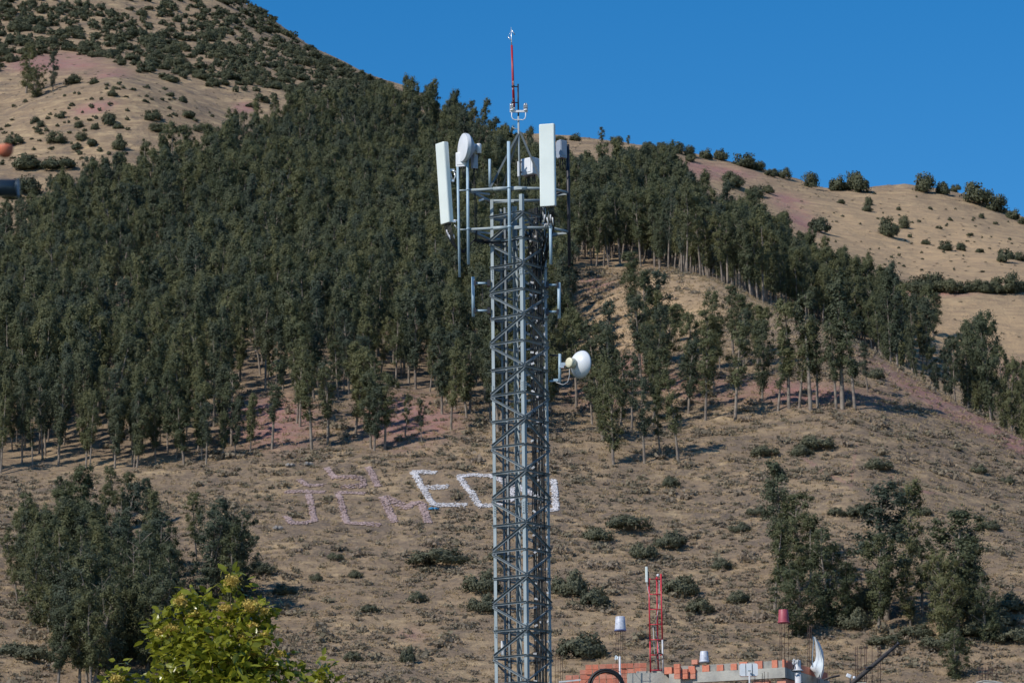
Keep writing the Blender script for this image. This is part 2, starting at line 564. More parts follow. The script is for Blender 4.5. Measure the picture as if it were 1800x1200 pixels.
nt.links.new(sep.outputs[0], rf.inputs[0]); rm = N(nt, 'ShaderNodeMath', operation='MULTIPLY')
nt.links.new(ramp(nt, noise(nt, .5, 9, .82), .33, .50), rf.inputs[1])
c = mixc(nt, rf.outputs[0], c, mixc(nt, mid, (.36, .185, .155), (.31, .195, .175)))
c = mixc(nt, za.outputs['Alpha'], mixc(nt, mid, (.045, .05, .03), (.08, .07, .05)), c)  # unseen near ground coloured dark to cut light bounced onto the tower
nt.links.new(c, b.inputs['Base Color'])
b.inputs['Roughness'].default_value = .95
b.inputs['Specular IOR Level'].default_value = .1
bp = N(nt, 'ShaderNodeBump')
bp.inputs['Strength'].default_value = .9
bp.inputs['Distance'].default_value = .55
nt.links.new(noise(nt, .8, 7, .7), bp.inputs['Height'])
nt.links.new(bp.outputs[0], b.inputs['Normal'])
tme = npmesh('terrain', V, q, gm, smooth=np.ones(len(q), bool))
pass
at = tme.attributes.new('zone', 'FLOAT_COLOR', 'POINT')
at.data.foreach_set('color', zone.ravel())
terrain = bpy.data.objects.new('hillside_terrain', tme)
COL.objects.link(terrain)
terrain['kind'] = 'structure'
terrain['label'] = 'dry grassy hillside rising to a scrub covered ridge'


# ------------------------------------------------------------------ vegetation
def unit(n):
    v = rng.normal(size=(n, 3))
    return v / np.linalg.norm(v, axis=1, keepdims=True)


def leaf_quads(C, size, asp=.5, droop=.0, out=None):
    """quads at centres C; size (n,); out: directions they loosely face"""
    n = len(C)
    a = unit(n)
    a[:, 2] -= droop
    a /= np.linalg.norm(a, axis=1, keepdims=True)
    if out is not None:
        nn = out + .55 * unit(n)
        nn /= np.linalg.norm(nn, axis=1, keepdims=True) + 1e-9
        a -= nn * (a * nn).sum(1, keepdims=True)
        a /= np.linalg.norm(a, axis=1, keepdims=True) + 1e-9
        b_ = np.cross(nn, a)
    else:
        b_ = np.cross(a, unit(n))
    b_ /= np.linalg.norm(b_, axis=1, keepdims=True) + 1e-9
    s = size[:, None]
    w = b_ * s * asp * .5
    v = np.stack([C - a * s * .5, C + w, C + a * s * .5, C - w], 1).reshape(-1, 3)
    return v, np.arange(4 * n).reshape(-1, 4)


def tube_np(pts, rad, n=5):
    mb = MB().tube(pts, rad, n, cap=False)
    return np.array([list(v) for v in mb.v]), np.array(mb.f)


def join(parts):
    vs, fs, o = [], [], 0
    for v, f in parts:
        vs.append(v); fs.append(f + o); o += len(v)
    return np.concatenate(vs), np.concatenate(fs)


def make_euc(seed, hgt=14.0, bare=.36, rad=1.75, nclump=38, nleaf=60, lsize=.42, multi=0, spread=1.0, gap=.25):
    """eucalyptus: (trunk v,f), (crown v,f,tint), local metres, base at origin"""
    global rng
    keep = rng
    rng = np.random.default_rng(seed)
    tp = []
    stems = 1 + multi
    trunkpts = []
    for s_ in range(stems):
        lean = rng.normal(size=2) * .05 * hgt * (1 + .8 * (s_ > 0))
        hh = hgt * (1 if s_ == 0 else rng.uniform(.7, .95))
        k = 7
        pts, rr_ = [], []
        wob = rng.normal(size=(k, 2)) * .1
        for i in range(k):
            t = i / (k - 1)
            pts.append(Vector((lean[0] * t ** 1.3 + wob[i, 0] * t, lean[1] * t ** 1.3 + wob[i, 1] * t, hh * .97 * t)))
            rr_.append((.19 if s_ == 0 else .14) * (1 - t) ** .8 + .02)
        tp.append(tube_np(pts, rr_, 6))
        trunkpts.append((pts, hh))
    cl, cr, cz = [], [], []
    nb = int(nclump)
    for i in range(nb):
        pts, hh = trunkpts[i % stems]
        t = bare + (1 - bare) * ((i + rng.uniform(0, 1)) / nb)
        if rng.uniform() < gap and t < .85:
            continue
        f = t * (len(pts) - 1)
        j = min(int(f), len(pts) - 2)
        base = pts[j].lerp(pts[j + 1], f - j)
        u = (t - bare) / (1 - bare)
        prof = (math.sin(math.pi * (.06 + .84 * u) ** 1.12) * .88 + .20)
        a = rng.uniform(0, 2 * math.pi)
        rr = rad * spread * prof * math.sqrt(rng.uniform(.02, 1)) * (.42 + 1.1 * float(vnoise(np.array(t * 7.0), np.array(math.cos(a) * .9 + 3), seed)))
        tip = base + Vector((math.cos(a) * rr, math.sin(a) * rr, rng.uniform(-.1, .5)))
        if rng.uniform() < .45 and rr > .5:
            st = base - Vector((0, 0, rr * .8))
            tp.append(tube_np([st, st.lerp(tip, .55) + Vector((0, 0, .1)), tip], [.055, .04, .015], 4))
        cl.append(tip); cr.append(rng.uniform(.4, .95) * (1.05 - .28 * u) * spread ** .5); cz.append(rng.uniform(0, 1))
    cl = np.array([list(c_) for c_ in cl]); cr = np.array(cr); cz = np.array(cz)
    idx = np.repeat(np.arange(len(cl)), nleaf)
    d = unit(len(idx)) * np.abs(rng.normal(0, .62, (len(idx), 1)))
    C = cl[idx] + d * cr[idx][:, None] * np.array([1, 1, 1.15])
    ax_ = np.array([np.interp(C[:, 2], [p.z for p in trunkpts[0][0]], [p.x for p in trunkpts[0][0]]), np.interp(C[:, 2], [p.z for p in trunkpts[0][0]], [p.y for p in trunkpts[0][0]])]).T
    od = np.concatenate([C[:, :2] - ax_, .35 * np.ones((len(C), 1))], 1); od /= np.linalg.norm(od, axis=1, keepdims=True)
    d = .55 * d / (np.linalg.norm(d, axis=1, keepdims=True) + 1e-6) + .75 * od
    d /= np.linalg.norm(d, axis=1, keepdims=True)
    v, f = leaf_quads(C, rng.uniform(.6, 1.3, len(idx)) * lsize, .6, .35, d)
    tint = np.clip(cz[idx] * .7 + rng.uniform(0, .4, len(idx)), 0, 1)
    rng = keep
    return join(tp), (v, f, tint)


def make_bush(seed, w=3.0, h=2.2, nclump=16, nleaf=45, lsize=.32):
    global rng
    keep = rng
    rng = np.random.default_rng(seed)
    a = rng.uniform(0, 2 * math.pi, nclump); q_ = np.sqrt(rng.uniform(0, 1, nclump)); 
    zt = rng.uniform(.05, 1, nclump) * np.sqrt(np.clip(1.05 - q_ ** 2, .05, 1))
    cl = np.stack([np.cos(a) * q_ * w * .42, np.sin(a) * q_ * w * .42, .25 + zt * (h * .78)], -1)
    cr = rng.uniform(.38, .6, nclump) * min(w, h) * .6
    cz = rng.uniform(0, 1, nclump)
    idx = np.repeat(np.arange(nclump), nleaf)
    d = unit(len(idx))
    C = cl[idx] + d * (rng.uniform(0, 1, (len(idx), 1)) ** .5) * cr[idx][:, None] * np.array([1, 1, .8])
    od = C - np.array([0, 0, h * .2]); od /= np.linalg.norm(od, axis=1, keepdims=True)
    d = .5 * d + .8 * od; d /= np.linalg.norm(d, axis=1, keepdims=True)
    C[:, 2] = np.maximum(C[:, 2], .03)
    v, f = leaf_quads(C, rng.uniform(.6, 1.3, len(idx)) * lsize, .65, 0, d)
    tint = np.clip(cz[idx] * .7 + rng.uniform(0, .4, len(idx)), 0, 1)
    rng = keep
    return v, f, tint


KINDS = {}
def euc_kind(key, n, seed, **kw):
    L = []
    for i in range(n):
        (tv, tf), (cv, cf, ct) = make_euc(seed + i, **kw)
        L.append(dict(trunk=npmesh('trunk', tv, tf, M['bark'], smooth=np.ones(len(tf), bool)), crown=npmesh('crown', cv, cf, M['euc'], ct), raw=((tv, tf), (cv, cf, ct))))
    KINDS[key] = L


euc_kind('forest', 12, 100, bare=.24, rad=1.6, nclump=74, nleaf=150, lsize=.27, gap=.2)
euc_kind('edge', 10, 200, bare=.34, rad=1.5, nclump=52, nleaf=150, lsize=.25, gap=.32)
euc_kind('slim', 7, 300, bare=.16, rad=1.6, nclump=74, nleaf=150, lsize=.24, gap=.16)
euc_kind('broad', 5, 400, bare=.05, rad=2.1, nclump=120, nleaf=140, lsize=.25, multi=2, gap=.08, spread=1.2)
BUSH = [npmesh('shrub', *make_bush(500 + i, 3.0 + .5 * (i % 3), 2.0 + .4 * (i % 4), 24, 80, .34)[:2], M['shrub'], make_bush(500 + i, 3.0 + .5 * (i % 3), 2.0 + .4 * (i % 4), 24, 80, .34)[2]) for i in range(8)]
GBUSH = [npmesh('bush', *make_bush(600 + i, 4.2, 2.0, 34, 90, .27)[:2], M['greenbush'], make_bush(600 + i, 4.2, 2.0, 34, 90, .27)[2]) for i in range(5)]
BUSHLO = [make_bush(700 + i, 3.2, 2.2, 14, 26, .55) for i in range(6)]

FOREST = []     # (x, y, z, height, width factor, kind, zone)


def scatter(poly, s, zone, kind, h0, h1, r0=420, r1=1150, excl=(), keepp=1.0, wf=(1.0, 1.25)):
    xs = [p[0] for p in poly]
    a0 = azel(min(xs) - 30, 600)[0]; a1 = azel(max(xs) + 30, 600)[0]
    rr = r0
    row = 0
    while rr < r1:
        n = int((a1 - a0) * rr / s) + 1
        az = a0 + (np.arange(n) + .5 * (row % 2) + rng.uniform(-.42, .42, n)) * s / rr
        r_ = rr + rng.uniform(-.42, .42, n) * s
        x, y = r_ * np.sin(az), r_ * np.cos(az)
        z = zat(x, y)
        p = px_of(np.stack([x, y, z], -1))
        ok = in_poly(p, poly) & (rng.uniform(0, 1, n) < keepp)
        for ex in excl:
            cx, cy, sx, sy, ang = ex
            dx, dy = p[:, 0] - cx, p[:, 1] - cy
            c_, s_ = math.cos(R(ang)), math.sin(R(ang))
            ok &= ((dx * c_ + dy * s_) / sx) ** 2 + ((-dx * s_ + dy * c_) / sy) ** 2 > 1
        hn = fbm(x / 25, y / 25, 3, 77)
        for k in np.nonzero(ok)[0]:
            h = (h0 + (h1 - h0) * rng.uniform(0, 1)) * (1 + .5 * hn[k])
            FOREST.append((x[k], y[k], z[k], h, rng.uniform(*wf), kind if isinstance(kind, str) else kind[rng.integers(len(kind))], zone))
        rr += s * .87
        row += 1


def tree_at(bx, by, ty, kind, zone, wf=1.0, base=None):
    P = base or hit(bx, by)
    p = px_of(np.array(P)[None])[0]
    d = (P - CAM).length
    h = max(2.5, (p[1] - ty) * d / F / math.cos(PITCH) ** .5)
    FOREST.append((P.x, P.y, P.z, h, wf, kind, zone))


F1 = [(-90, 838), (200, 830), (330, 806), (400, 735), (450, 690), (600, 700), (680, 682), (760, 695), (900, 705), (1000, 690), (1010, 620), (985, 520), (1000, 375), (960, 352), (930, 338), (900, 312),
      (850, 276), (790, 240), (740, 226), (690, 212), (650, 226), (590, 260), (530, 268), (480, 256), (430, 285), (400, 302), (330, 332), (250, 350), (180, 376), (100, 412), (60, 436), (-90, 480)]
scatter(F1, 4.3, 'forest', ('forest', 'forest', 'edge'), 9.5, 16.5, 530, 1010, excl=[(250, 540, 62, 36, -40), (205, 590, 30, 34, -30), (520, 505, 30, 28, 0), (130, 585, 26, 24, -30), (565, 650, 28, 20, 0), (30, 490, 20, 30, 0), (330, 470, 16, 26, 0), (430, 640, 26, 22, 0), (640, 400, 18, 20, 0), (720, 520, 18, 20, 0)], keepp=.94, wf=(.72, 1.02))
F2 = [(1000, 375), (1060, 378), (1120, 360), (1180, 358), (1240, 428), (1300, 440), (1390, 486), (1470, 520), (1530, 556), (1600, 612), (1650, 660), (1570, 640), (1500, 612), (1470, 592), (1310, 526), (1190, 478), (1100, 470), (1000, 478)]
scatter(F2, 4.4, 'band', ('forest', 'edge', 'edge'), 11, 17.5, 690, 1000, wf=(.75, 1.0))
F3 = [(1000, 745), (1010, 690), (1080, 640), (1150, 600), (1250, 575), (1330, 600), (1340, 690), (1240, 720), (1150, 760), (1060, 780)]
scatter(F3, 6.6, 'middle', ('edge', 'slim', 'edge'), 9, 14.5, 520, 700, excl=[(1190, 560, 160, 80, 0)], keepp=.95)
C1 = [(470, 803), (685, 800), (650, 700), (500, 700)]
scatter(C1, 5.2, 'clump', ('edge', 'edge', 'forest'), 9, 13, 520, 650, keepp=.8)
C2 = [(768, 778), (880, 775), (1000, 750), (1000, 690), (780, 694)]
scatter(C2, 5.4, 'clump2', ('edge', 'edge', 'forest'), 9.5, 14, 520, 680, keepp=.85)
C3 = [(130, 830), (340, 822), (430, 800), (420, 745), (330, 780), (200, 800)]
scatter(C3, 5.5, 'edgeline', 'edge', 8, 12, 520, 640, keepp=.8)
L1 = [(25, 1060), (60, 1000), (130, 985), (240, 1000), (300, 1050), (300, 1185), (200, 1215), (100, 1215), (60, 1130)]
scatter(L1, 3.7, 'lowleft', ('forest', 'broad', 'slim'), 9, 13, 420, 560, keepp=.9)
L2 = [(330, 1060), (420, 1040), (425, 1080), (350, 1110)]
scatter(L2, 4.0, 'lowleft', ('slim', 'broad'), 9.5, 13, 420, 560)
for bx, by, ty in [(105, 905, 835), (120, 935, 845), (205, 915, 815), (215, 930, 830), (262, 930, 838), (50, 1000, 880), (345, 985, 865), (175, 940, 850)]:
    tree_at(bx, by, ty, 'slim', 'lowleft', 1.15)
for bx, by, ty in [(712, 768, 690), (741, 778, 700), (440, 795, 690), (412, 800, 700), (362, 816, 705), (392, 806, 720)]:
    tree_at(bx, by, ty, 'edge', 'edgeline', .95)
# lower edge of the middle slope
for bx, by, ty, k in [(1078, 815, 640, 'slim'), (1133, 815, 660, 'edge'), (1160, 800, 690, 'edge'), (1192, 810, 650, 'edge'), (1292, 740, 560, 'edge'), (1340, 705, 560, 'slim'), (1387, 718, 520, 'edge'),
                      (1405, 718, 560, 'edge'), (1425, 722, 500, 'edge'), (1437, 716, 560, 'edge'), (1470, 718, 560, 'edge'), (1481, 719, 470, 'edge'), (1503, 722, 545, 'edge'), (1367, 722, 590, 'slim'), (1240, 740, 580, 'edge'),
                      (1152, 640, 470, 'edge'), (1182, 605, 530, 'slim'), (1110, 560, 440, 'edge'), (1330, 620, 530, 'slim'), (1525, 690, 600, 'slim'), (1265, 650, 575, 'slim')]:
    tree_at(bx, by, ty, k, 'middle', 1.15)
# gully behind the right crest
for x in np.linspace(1545, 1900, 34):
    a = azel(x + rng.uniform(-8, 8), 700)[0]
    rc = np.interp(x, [1480, 1800], [640, 598])
    r_ = rc + rng.uniform(16, 62)
    P = Vector((r_ * math.sin(a), r_ * math.cos(a), 0)); P.z = float(zat(P.x, P.y))
    ty = np.interp(x, [1545, 1580, 1610, 1640, 1665, 1700, 1745, 1765, 1800, 1900], [480, 462, 560, 620, 600, 550, 545, 620, 640, 760]) + rng.uniform(-4, 55)
    tree_at(0, 0, ty - 8, ('slim', 'slim', 'forest')[rng.integers(3)], 'gully', .85, base=P)
# lower right, each told apart
RIGHT = [(1424, 1050, 905, 'edge', 1.0, 'eucalyptus with thin crown between the leaning one and the broad bushy one'),
         (1483, 1100, 985, 'broad', .8, 'small rounded leafy tree in the shade on the right of the broad bushy eucalyptus'),
         (1545, 1110, 935, 'slim', 1.0, 'eucalyptus pressed against the left of the dark pointed one'),
         (1622, 1085, 945, 'edge', .9, 'eucalyptus with thin pale stem right of the slender dark trunked one'),
         (1706, 1105, 925, 'slim', 1.0, 'eucalyptus crowding the right side of the tall full crowned one'),
         (1735, 1130, 1000, 'broad', .8, 'dark bushy tree in the shade far right on the lower slope'),
         (1378, 1014, 804, 'slim', 1.05, 'tall thin eucalyptus with bare lower trunk uphill of the red bucket'),
         (1404, 1040, 862, 'slim', 1.1, 'eucalyptus leaning close beside the tall thin one above the red bucket'),
         (1362, 1075, 912, 'edge', 1.0, 'sparse grey green eucalyptus just above the brick parapet corner'),
         (1455, 1100, 922, 'broad', 1.0, 'broad bushy eucalyptus casting a dark shadow to its right'),
         (1405, 1120, 985, 'broad', 1.05, 'low wide leafy eucalyptus directly behind the red bucket'),
         (1559, 1090, 848, 'slim', 1.25, 'dark narrow eucalyptus with pointed top, left of a twin pair'),
         (1592, 1035, 842, 'slim', .95, 'slender eucalyptus with dark bare trunk, right of the twin pair'),
         (1601, 1100, 1000, 'slim', 1.1, 'short eucalyptus standing below the slender dark trunked one'),
         (1683, 1120, 893, 'slim', 1.35, 'tall full eucalyptus with heavy crown near the right border of the slope'),
         (1660, 1130, 960, 'broad', .8, 'leafy eucalyptus leaning on the left of the tall full crowned one'),
         (1641, 1090, 985, 'edge', .9, 'thin pale trunked eucalyptus with sparse crown between two fuller trees'),
         (1712, 1075, 940, 'edge', .9, 'small sparse eucalyptus on the right of the tall full crowned one'),
         (1680, 1195, 1100, 'broad', 1.0, 'low leafy eucalyptus at the foot of the slope above the rebar ring')]
for bx, by, ty, k, wf, lab in RIGHT:
    tree_at(bx, by, ty, k, 'one:' + lab, wf * 1.3)
# skyline and pasture single trees
for bx, by, ty, lab in [(1058, 252, 222, 'dark conical tree standing alone on the ridge skyline'), (1104, 256, 236, 'small tree on the ridge right of the conical skyline tree'),
                        (46, 165, 78, 'tall dark eucalyptus, taller of two on the upper pasture'), (62, 172, 112, 'rounded eucalyptus between the two tall ones on the upper pasture'), (93, 160, 90, 'dark columnar eucalyptus on the upper pasture, right of its taller neighbour'),
                        (1640, 590, 515, 'small open crowned eucalyptus in front of the tan field')]:
    tree_at(bx, by, ty, 'broad' if bx == 62 else 'slim', 'one:' + lab, {46: 1.6, 62: 1.5, 93: 1.15}.get(bx, 1.5))

ZLAB = {
    'forest': ('slender eucalyptus within the dense plantation covering the hillside', 'eucalyptus trees of the dense plantation'),
    'band': ('eucalyptus in the wooded band behind the tan grassy knob', 'eucalyptus trees of the band behind the knob'),
    'middle': ('eucalyptus with pale bare trunk scattered on the open slope below the grassy knob', 'scattered eucalyptus trees below the knob'),
    'clump': ('eucalyptus in the clump above the faded stone letters', 'eucalyptus clump above the faded letters'),
    'clump2': ('bare stemmed eucalyptus in the clump above the white stone letters', 'eucalyptus clump above the white letters'),
    'edgeline': ('eucalyptus with bare trunk along the lower left edge of the plantation', 'eucalyptus trees on the plantation edge'),
    'lowleft': ('leafy eucalyptus in the lower stand uphill of the blossoming tree', 'eucalyptus trees of the lower stand'),
    'gully': ('eucalyptus rising from the gully behind the reddish crest', 'eucalyptus trees in the gully'),
}
vis = []
for t in FOREST:
    P = np.array([[t[0], t[1], t[2] + t[3]]])
    p = px_of(P)[0]
    pb = px_of(np.array([[t[0], t[1], t[2]]]))[0]
    if -30 < p[0] < 1830 and p[1] < 1215:
        vis.append(t)
ones = [t for t in vis if t[6].startswith('one:')]
rest = [t for t in vis if not t[6].startswith('one:')]
rest.sort(key=lambda t: -t[3] * t[4] ** .5 / math.hypot(t[0], t[1]) ** 1.2)
NIND = 300 - len(ones)
indiv, mass = ones + rest[:NIND], rest[NIND:]
print('trees', len(vis), 'individual', len(indiv), 'mass', len(mass))
for k, t in enumerate(indiv):
    x, y, z, h, wf, kind, zone = t
    L = KINDS[kind]
    kd = L[(k * 7 + int(h * 10)) % len(L)]
    if zone.startswith('one:'):
        lab, grp = zone[4:], None
    else:
        lab, grp = ZLAB[zone]
    root = thing('eucalyptus_tree', lab, 'tree', (x, y, z - .15), grp)
    s_ = h / 14.0
    w_ = s_ * wf * (1.15 if s_ < .8 else 1.0)
    root.scale = (w_, w_, s_)
    root.rotation_euler = (rng.normal(0, .025), rng.normal(.015, .035), rng.uniform(0, 6.28))
    for nm in ('trunk', 'crown'):
        o = bpy.data.objects.new(nm, kd[nm]); COL.objects.link(o); o.parent = root


def stuff_from(instances, name, mats, label):
    """instances: list of ([(v,f,tint|None,mat index)], x,y,z,sx,sz,rot,rand) joined into one object"""
    vs, fs, ti, ex, mi, o = [], [], [], [], [], 0
    for parts, x, y, z, sx, sz, rot, rnd in instances:
        c_, s_ = math.cos(rot), math.sin(rot)
        for v, f, t, m_ in parts:
            q_ = np.empty_like(v)
            q_[:, 0] = (v[:, 0] * c_ - v[:, 1] * s_) * sx + x
            q_[:, 1] = (v[:, 0] * s_ + v[:, 1] * c_) * sx + y
            q_[:, 2] = v[:, 2] * sz + z
            vs.append(q_); fs.append(f + o); o += len(v)
            ti.append(np.zeros(len(f)) if t is None else t)
            ex.append(np.full(len(f), rnd)); mi.append(np.full(len(f), m_))
    me = npmesh(name, np.concatenate(vs), np.concatenate(fs), None, np.concatenate(ti), np.concatenate(ex), mats, np.concatenate(mi))
    ob = bpy.data.objects.new(name, me)
    COL.objects.link(ob)
    ob['kind'] = 'stuff'
    ob['label'] = label
    return ob


# the rest of the plantation: one object whose points carry tree instances
fcol = bpy.data.collections.new('forest_tree_kinds')
nk = 0
for key in ('forest', 'edge'):
    for kd in KINDS[key]:
        (tv, tf), (cv, cf, ct) = kd['raw']
        v, f = join([(tv, tf), (cv, cf)])
        me = npmesh('forest_tree_%02d' % nk, v, f, None, np.concatenate([np.zeros(len(tf)), ct]), None, [M['bark'], M['euc']], np.concatenate([np.zeros(len(tf)), np.ones(len(cf))]))
        fcol.objects.link(bpy.data.objects.new('forest_tree_%02d' % nk, me))
        nk += 1
me = bpy.data.meshes.new('eucalyptus_forest')
me.from_pydata([(t[0], t[1], t[2] - .15) for t in mass], [], [])
ai = me.attributes.new('kind_index', 'INT', 'POINT'); ai.data.foreach_set('value', rng.integers(0, nk, len(mass)).astype(np.int32))
asc = me.attributes.new('tree_scale', 'FLOAT_VECTOR', 'POINT')
asc.data.foreach_set('vector', np.array([(t[3] / 14 * t[4] * 1.1, t[3] / 14 * t[4] * 1.1, t[3] / 14) for t in mass], np.float32).ravel())
ar_ = me.attributes.new('tree_turn', 'FLOAT_VECTOR', 'POINT')
ar_.data.foreach_set('vector', np.stack([rng.normal(0, .05, len(mass)), rng.normal(.03, .06, len(mass)), rng.uniform(0, 6.28, len(mass))], -1).astype(np.float32).ravel())
fo = bpy.data.objects.new('eucalyptus_forest', me)
COL.objects.link(fo)
fo['kind'] = 'stuff'
fo['label'] = 'distant mass of the eucalyptus plantation higher up the hill'
gt = bpy.data.node_groups.new('forest_instances', 'GeometryNodeTree')
gt.interface.new_socket('Geometry', in_out='INPUT', socket_type='NodeSocketGeometry')
gt.interface.new_socket('Geometry', in_out='OUTPUT', socket_type='NodeSocketGeometry')
gi, go = gt.nodes.new('NodeGroupInput'), gt.nodes.new('NodeGroupOutput')
ci = gt.nodes.new('GeometryNodeCollectionInfo')
ci.inputs['Collection'].default_value = fcol
ci.inputs['Separate Children'].default_value = True
ci.inputs['Reset Children'].default_value = True
ip = gt.nodes.new('GeometryNodeInstanceOnPoints')
ip.inputs['Pick Instance'].default_value = True
def named(nm, dt):
    n = gt.nodes.new('GeometryNodeInputNamedAttribute'); n.data_type = dt; n.inputs[0].default_value = nm
    return n.outputs['Attribute']
e2r = gt.nodes.new('FunctionNodeEulerToRotation')
gt.links.new(named('tree_turn', 'FLOAT_VECTOR'), e2r.inputs[0])
gt.links.new(gi.outputs[0], ip.inputs['Points'])
gt.links.new(ci.outputs[0], ip.inputs['Instance'])
gt.links.new(named('kind_index', 'INT'), ip.inputs['Instance Index'])
gt.links.new(e2r.outputs[0], ip.inputs['Rotation'])
gt.links.new(named('tree_scale', 'FLOAT_VECTOR'), ip.inputs['Scale'])
gt.links.new(ip.outputs[0], go.inputs[0])
md = fo.modifiers.new('forest', 'NODES'); md.node_group = gt

# ---- shrubs
SH = []     # (P, width m, height m, zone, mesh list)


def shrub_at(px, py, wpx, hpx, zone, lst):
    P = hit(px, py)
    k = (P - CAM).length / F
    SH.append((P, wpx * k, hpx * k * (.68 if zone == 'green' else 1), zone, lst))


GREEN = [(770, 992, 105, 44), (1105, 930, 85, 38), (1052, 950, 55, 38), (1178, 962, 60, 40), (1132, 982, 50, 42), (1000, 1045, 65, 62), (1045, 1065, 50, 50), (1195, 1046, 65, 50), (1022, 1155, 85, 62), (845, 1040, 65, 55),
         (848, 1075, 55, 45), (1180, 856, 34, 30), (735, 1058, 34, 26), (1510, 910, 50, 34), (1470, 905, 32, 22), (1545, 825, 50, 28), (1515, 1072, 66, 56), (716, 1165, 26, 44), (1435, 790, 66, 36), (1410, 800, 40, 26), (1345, 800, 50, 24),
         (1540, 665, 34, 26), (626, 1015, 26, 22), (555, 1020, 24, 20), (1300, 935, 40, 24), (1330, 905, 40, 22), (1270, 1000, 40, 26), (880, 985, 40, 30), (1230, 1075, 50, 38), (1300, 1060, 44, 30), (1625, 905, 30, 20), (1740, 930, 34, 24),
         (1770, 850, 26, 20), (1720, 830, 30, 20), (60, 1160, 70, 40), (20, 1150, 60, 30), (460, 1010, 50, 36), (500, 1045, 40, 26), (590, 985, 30, 20), (1560, 1135, 70, 30), (1750, 1100, 70, 40), (1700, 1050, 70, 44), (620, 1160, 36, 26), (650, 1075, 36, 22), (1690, 1090, 100, 54), (1730, 1118, 90, 50), (1762, 1075, 80, 44), (1655, 1140, 80, 40), (1785, 1130, 70, 40), (1500, 1105, 60, 50), (1530, 1060, 50, 36), (1610, 1120, 60, 34), (300, 1120, 60, 40), (440, 1080, 50, 40)]
for a in GREEN:
    shrub_at(*a, 'green', GBUSH)
RIDGE = [(985, 250, 22, 12), (1012, 248, 22, 14), (1085, 254, 24, 14), (1140, 262, 26, 16), (1165, 264, 22, 16), (1190, 270, 26, 18), (1212, 276, 18, 18), (1242, 280, 26, 22), (1268, 282, 26, 22), (1308, 294, 40, 26), (1335, 300, 24, 16), (1360, 308, 22, 14),
         (1355, 310, 18, 14), (1378, 314, 22, 18), (1425, 330, 26, 24), (1475, 336, 36, 32), (1510, 338, 36, 38), (1497, 334, 20, 34), (1625, 338, 36, 32), (1658, 342, 28, 28), (1680, 334, 16, 16), (1718, 358, 46, 36), (1752, 372, 34, 26), (1782, 386, 28, 22), (1800, 395, 20, 14)]
for a in RIDGE:
    shrub_at(*a, 'ridge', BUSH)
PAST = [(1525, 372, 18, 16), (1528, 360, 14, 14), (1478, 358, 16, 10), (1440, 408, 32, 28), (1562, 416, 30, 34), (1590, 402, 18, 20), (1600, 418, 10, 9), (1628, 430, 16, 11), (1662, 440, 24, 18), (1690, 440, 18, 14), (1722, 444, 18, 9), (1768, 462, 26, 28),
        (1792, 458, 20, 14), (1580, 370, 8, 6), (1615, 390, 8, 6), (1635, 368, 8, 6), (1670, 388, 8, 7), (1725, 384, 10, 9), (1775, 422, 8, 6), (1750, 395, 8, 6), (1650, 402, 10, 5), (1705, 415, 12, 5), (1215, 285, 22, 18), (1290, 330, 34, 24), (1330, 345, 30, 20), (1280, 320, 26, 18), (1350, 340, 26, 18)]
for a in PAST:
    shrub_at(*a, 'pasture', BUSH)
for x in np.linspace(1600, 1860, 15):
    shrub_at(x + rng.uniform(-6, 6), 514 + rng.uniform(-4, 3), rng.uniform(26, 44), rng.uniform(20, 34), 'hedge', BUSH)
KNOLL = [(50, 298, 56, 32), (104, 300, 50, 26), (98, 252, 28, 20), (143, 248, 20, 14), (160, 258, 22, 18), (135, 264, 18, 14), (210, 264, 28, 26), (192, 220, 26, 22), (208, 226, 20, 12), (167, 228, 12, 12), (270, 212, 24, 18), (277, 232, 30, 14), (330, 208, 28, 18), (315, 232, 24, 12),
         (198, 170, 20, 14), (138, 225, 16, 12), (322, 180, 18, 14), (25, 256, 28, 22), (350, 232, 20, 14), (72, 224, 14, 10), (300, 170, 16, 10), (128, 148, 28, 18), (165, 148, 18, 12), (50, 342, 50, 30), (20, 350, 40, 24), (110, 325, 34, 22), (108, 208, 12, 12), (62, 216, 12, 10)]
for a in KNOLL:
    shrub_at(*a, 'knoll', BUSH)
# dark brush of the mountain above the knoll
MT = [(-40, -20), (420, -20), (480, 40), (560, 98), (650, 140), (760, 182), (700, 200), (620, 222), (540, 205), (460, 190), (440, 205), (400, 190), (330, 165), (270, 145), (200, 110), (120, 95), (60, 100), (-40, 150)]
cnt = 0
cand = []
for rr in np.arange(1070, 1480, 4.2):
    n = 44
    az = np.radians(np.linspace(-8.2, -1.0, 48)) + rng.uniform(-.0018, .0018, 48)
    r_ = rr + rng.uniform(-2.2, 2.2, 48)
    x, y = r_ * np.sin(az), r_ * np.cos(az); z = zat(x, y)
    p = px_of(np.stack([x, y, z], -1))
    den = np.clip((1.25 - (p[:, 1] - np.interp(p[:, 0], [0, 420, 760], [0, 40, 185])) / 130), .09, .50)
    den = np.where(fbm(x / 40, y / 40, 3, 5) > -.03, den, den * .55)
    ok = in_poly(p, MT) & (rng.uniform(0, 1, 48) < den)
    for k in np.nonzero(ok)[0]:
        cand.append((Vector((x[k], y[k], z[k])), rng.uniform(1.7, 4.6), rng.uniform(1.3, 2.8), 'mountain', BUSH))
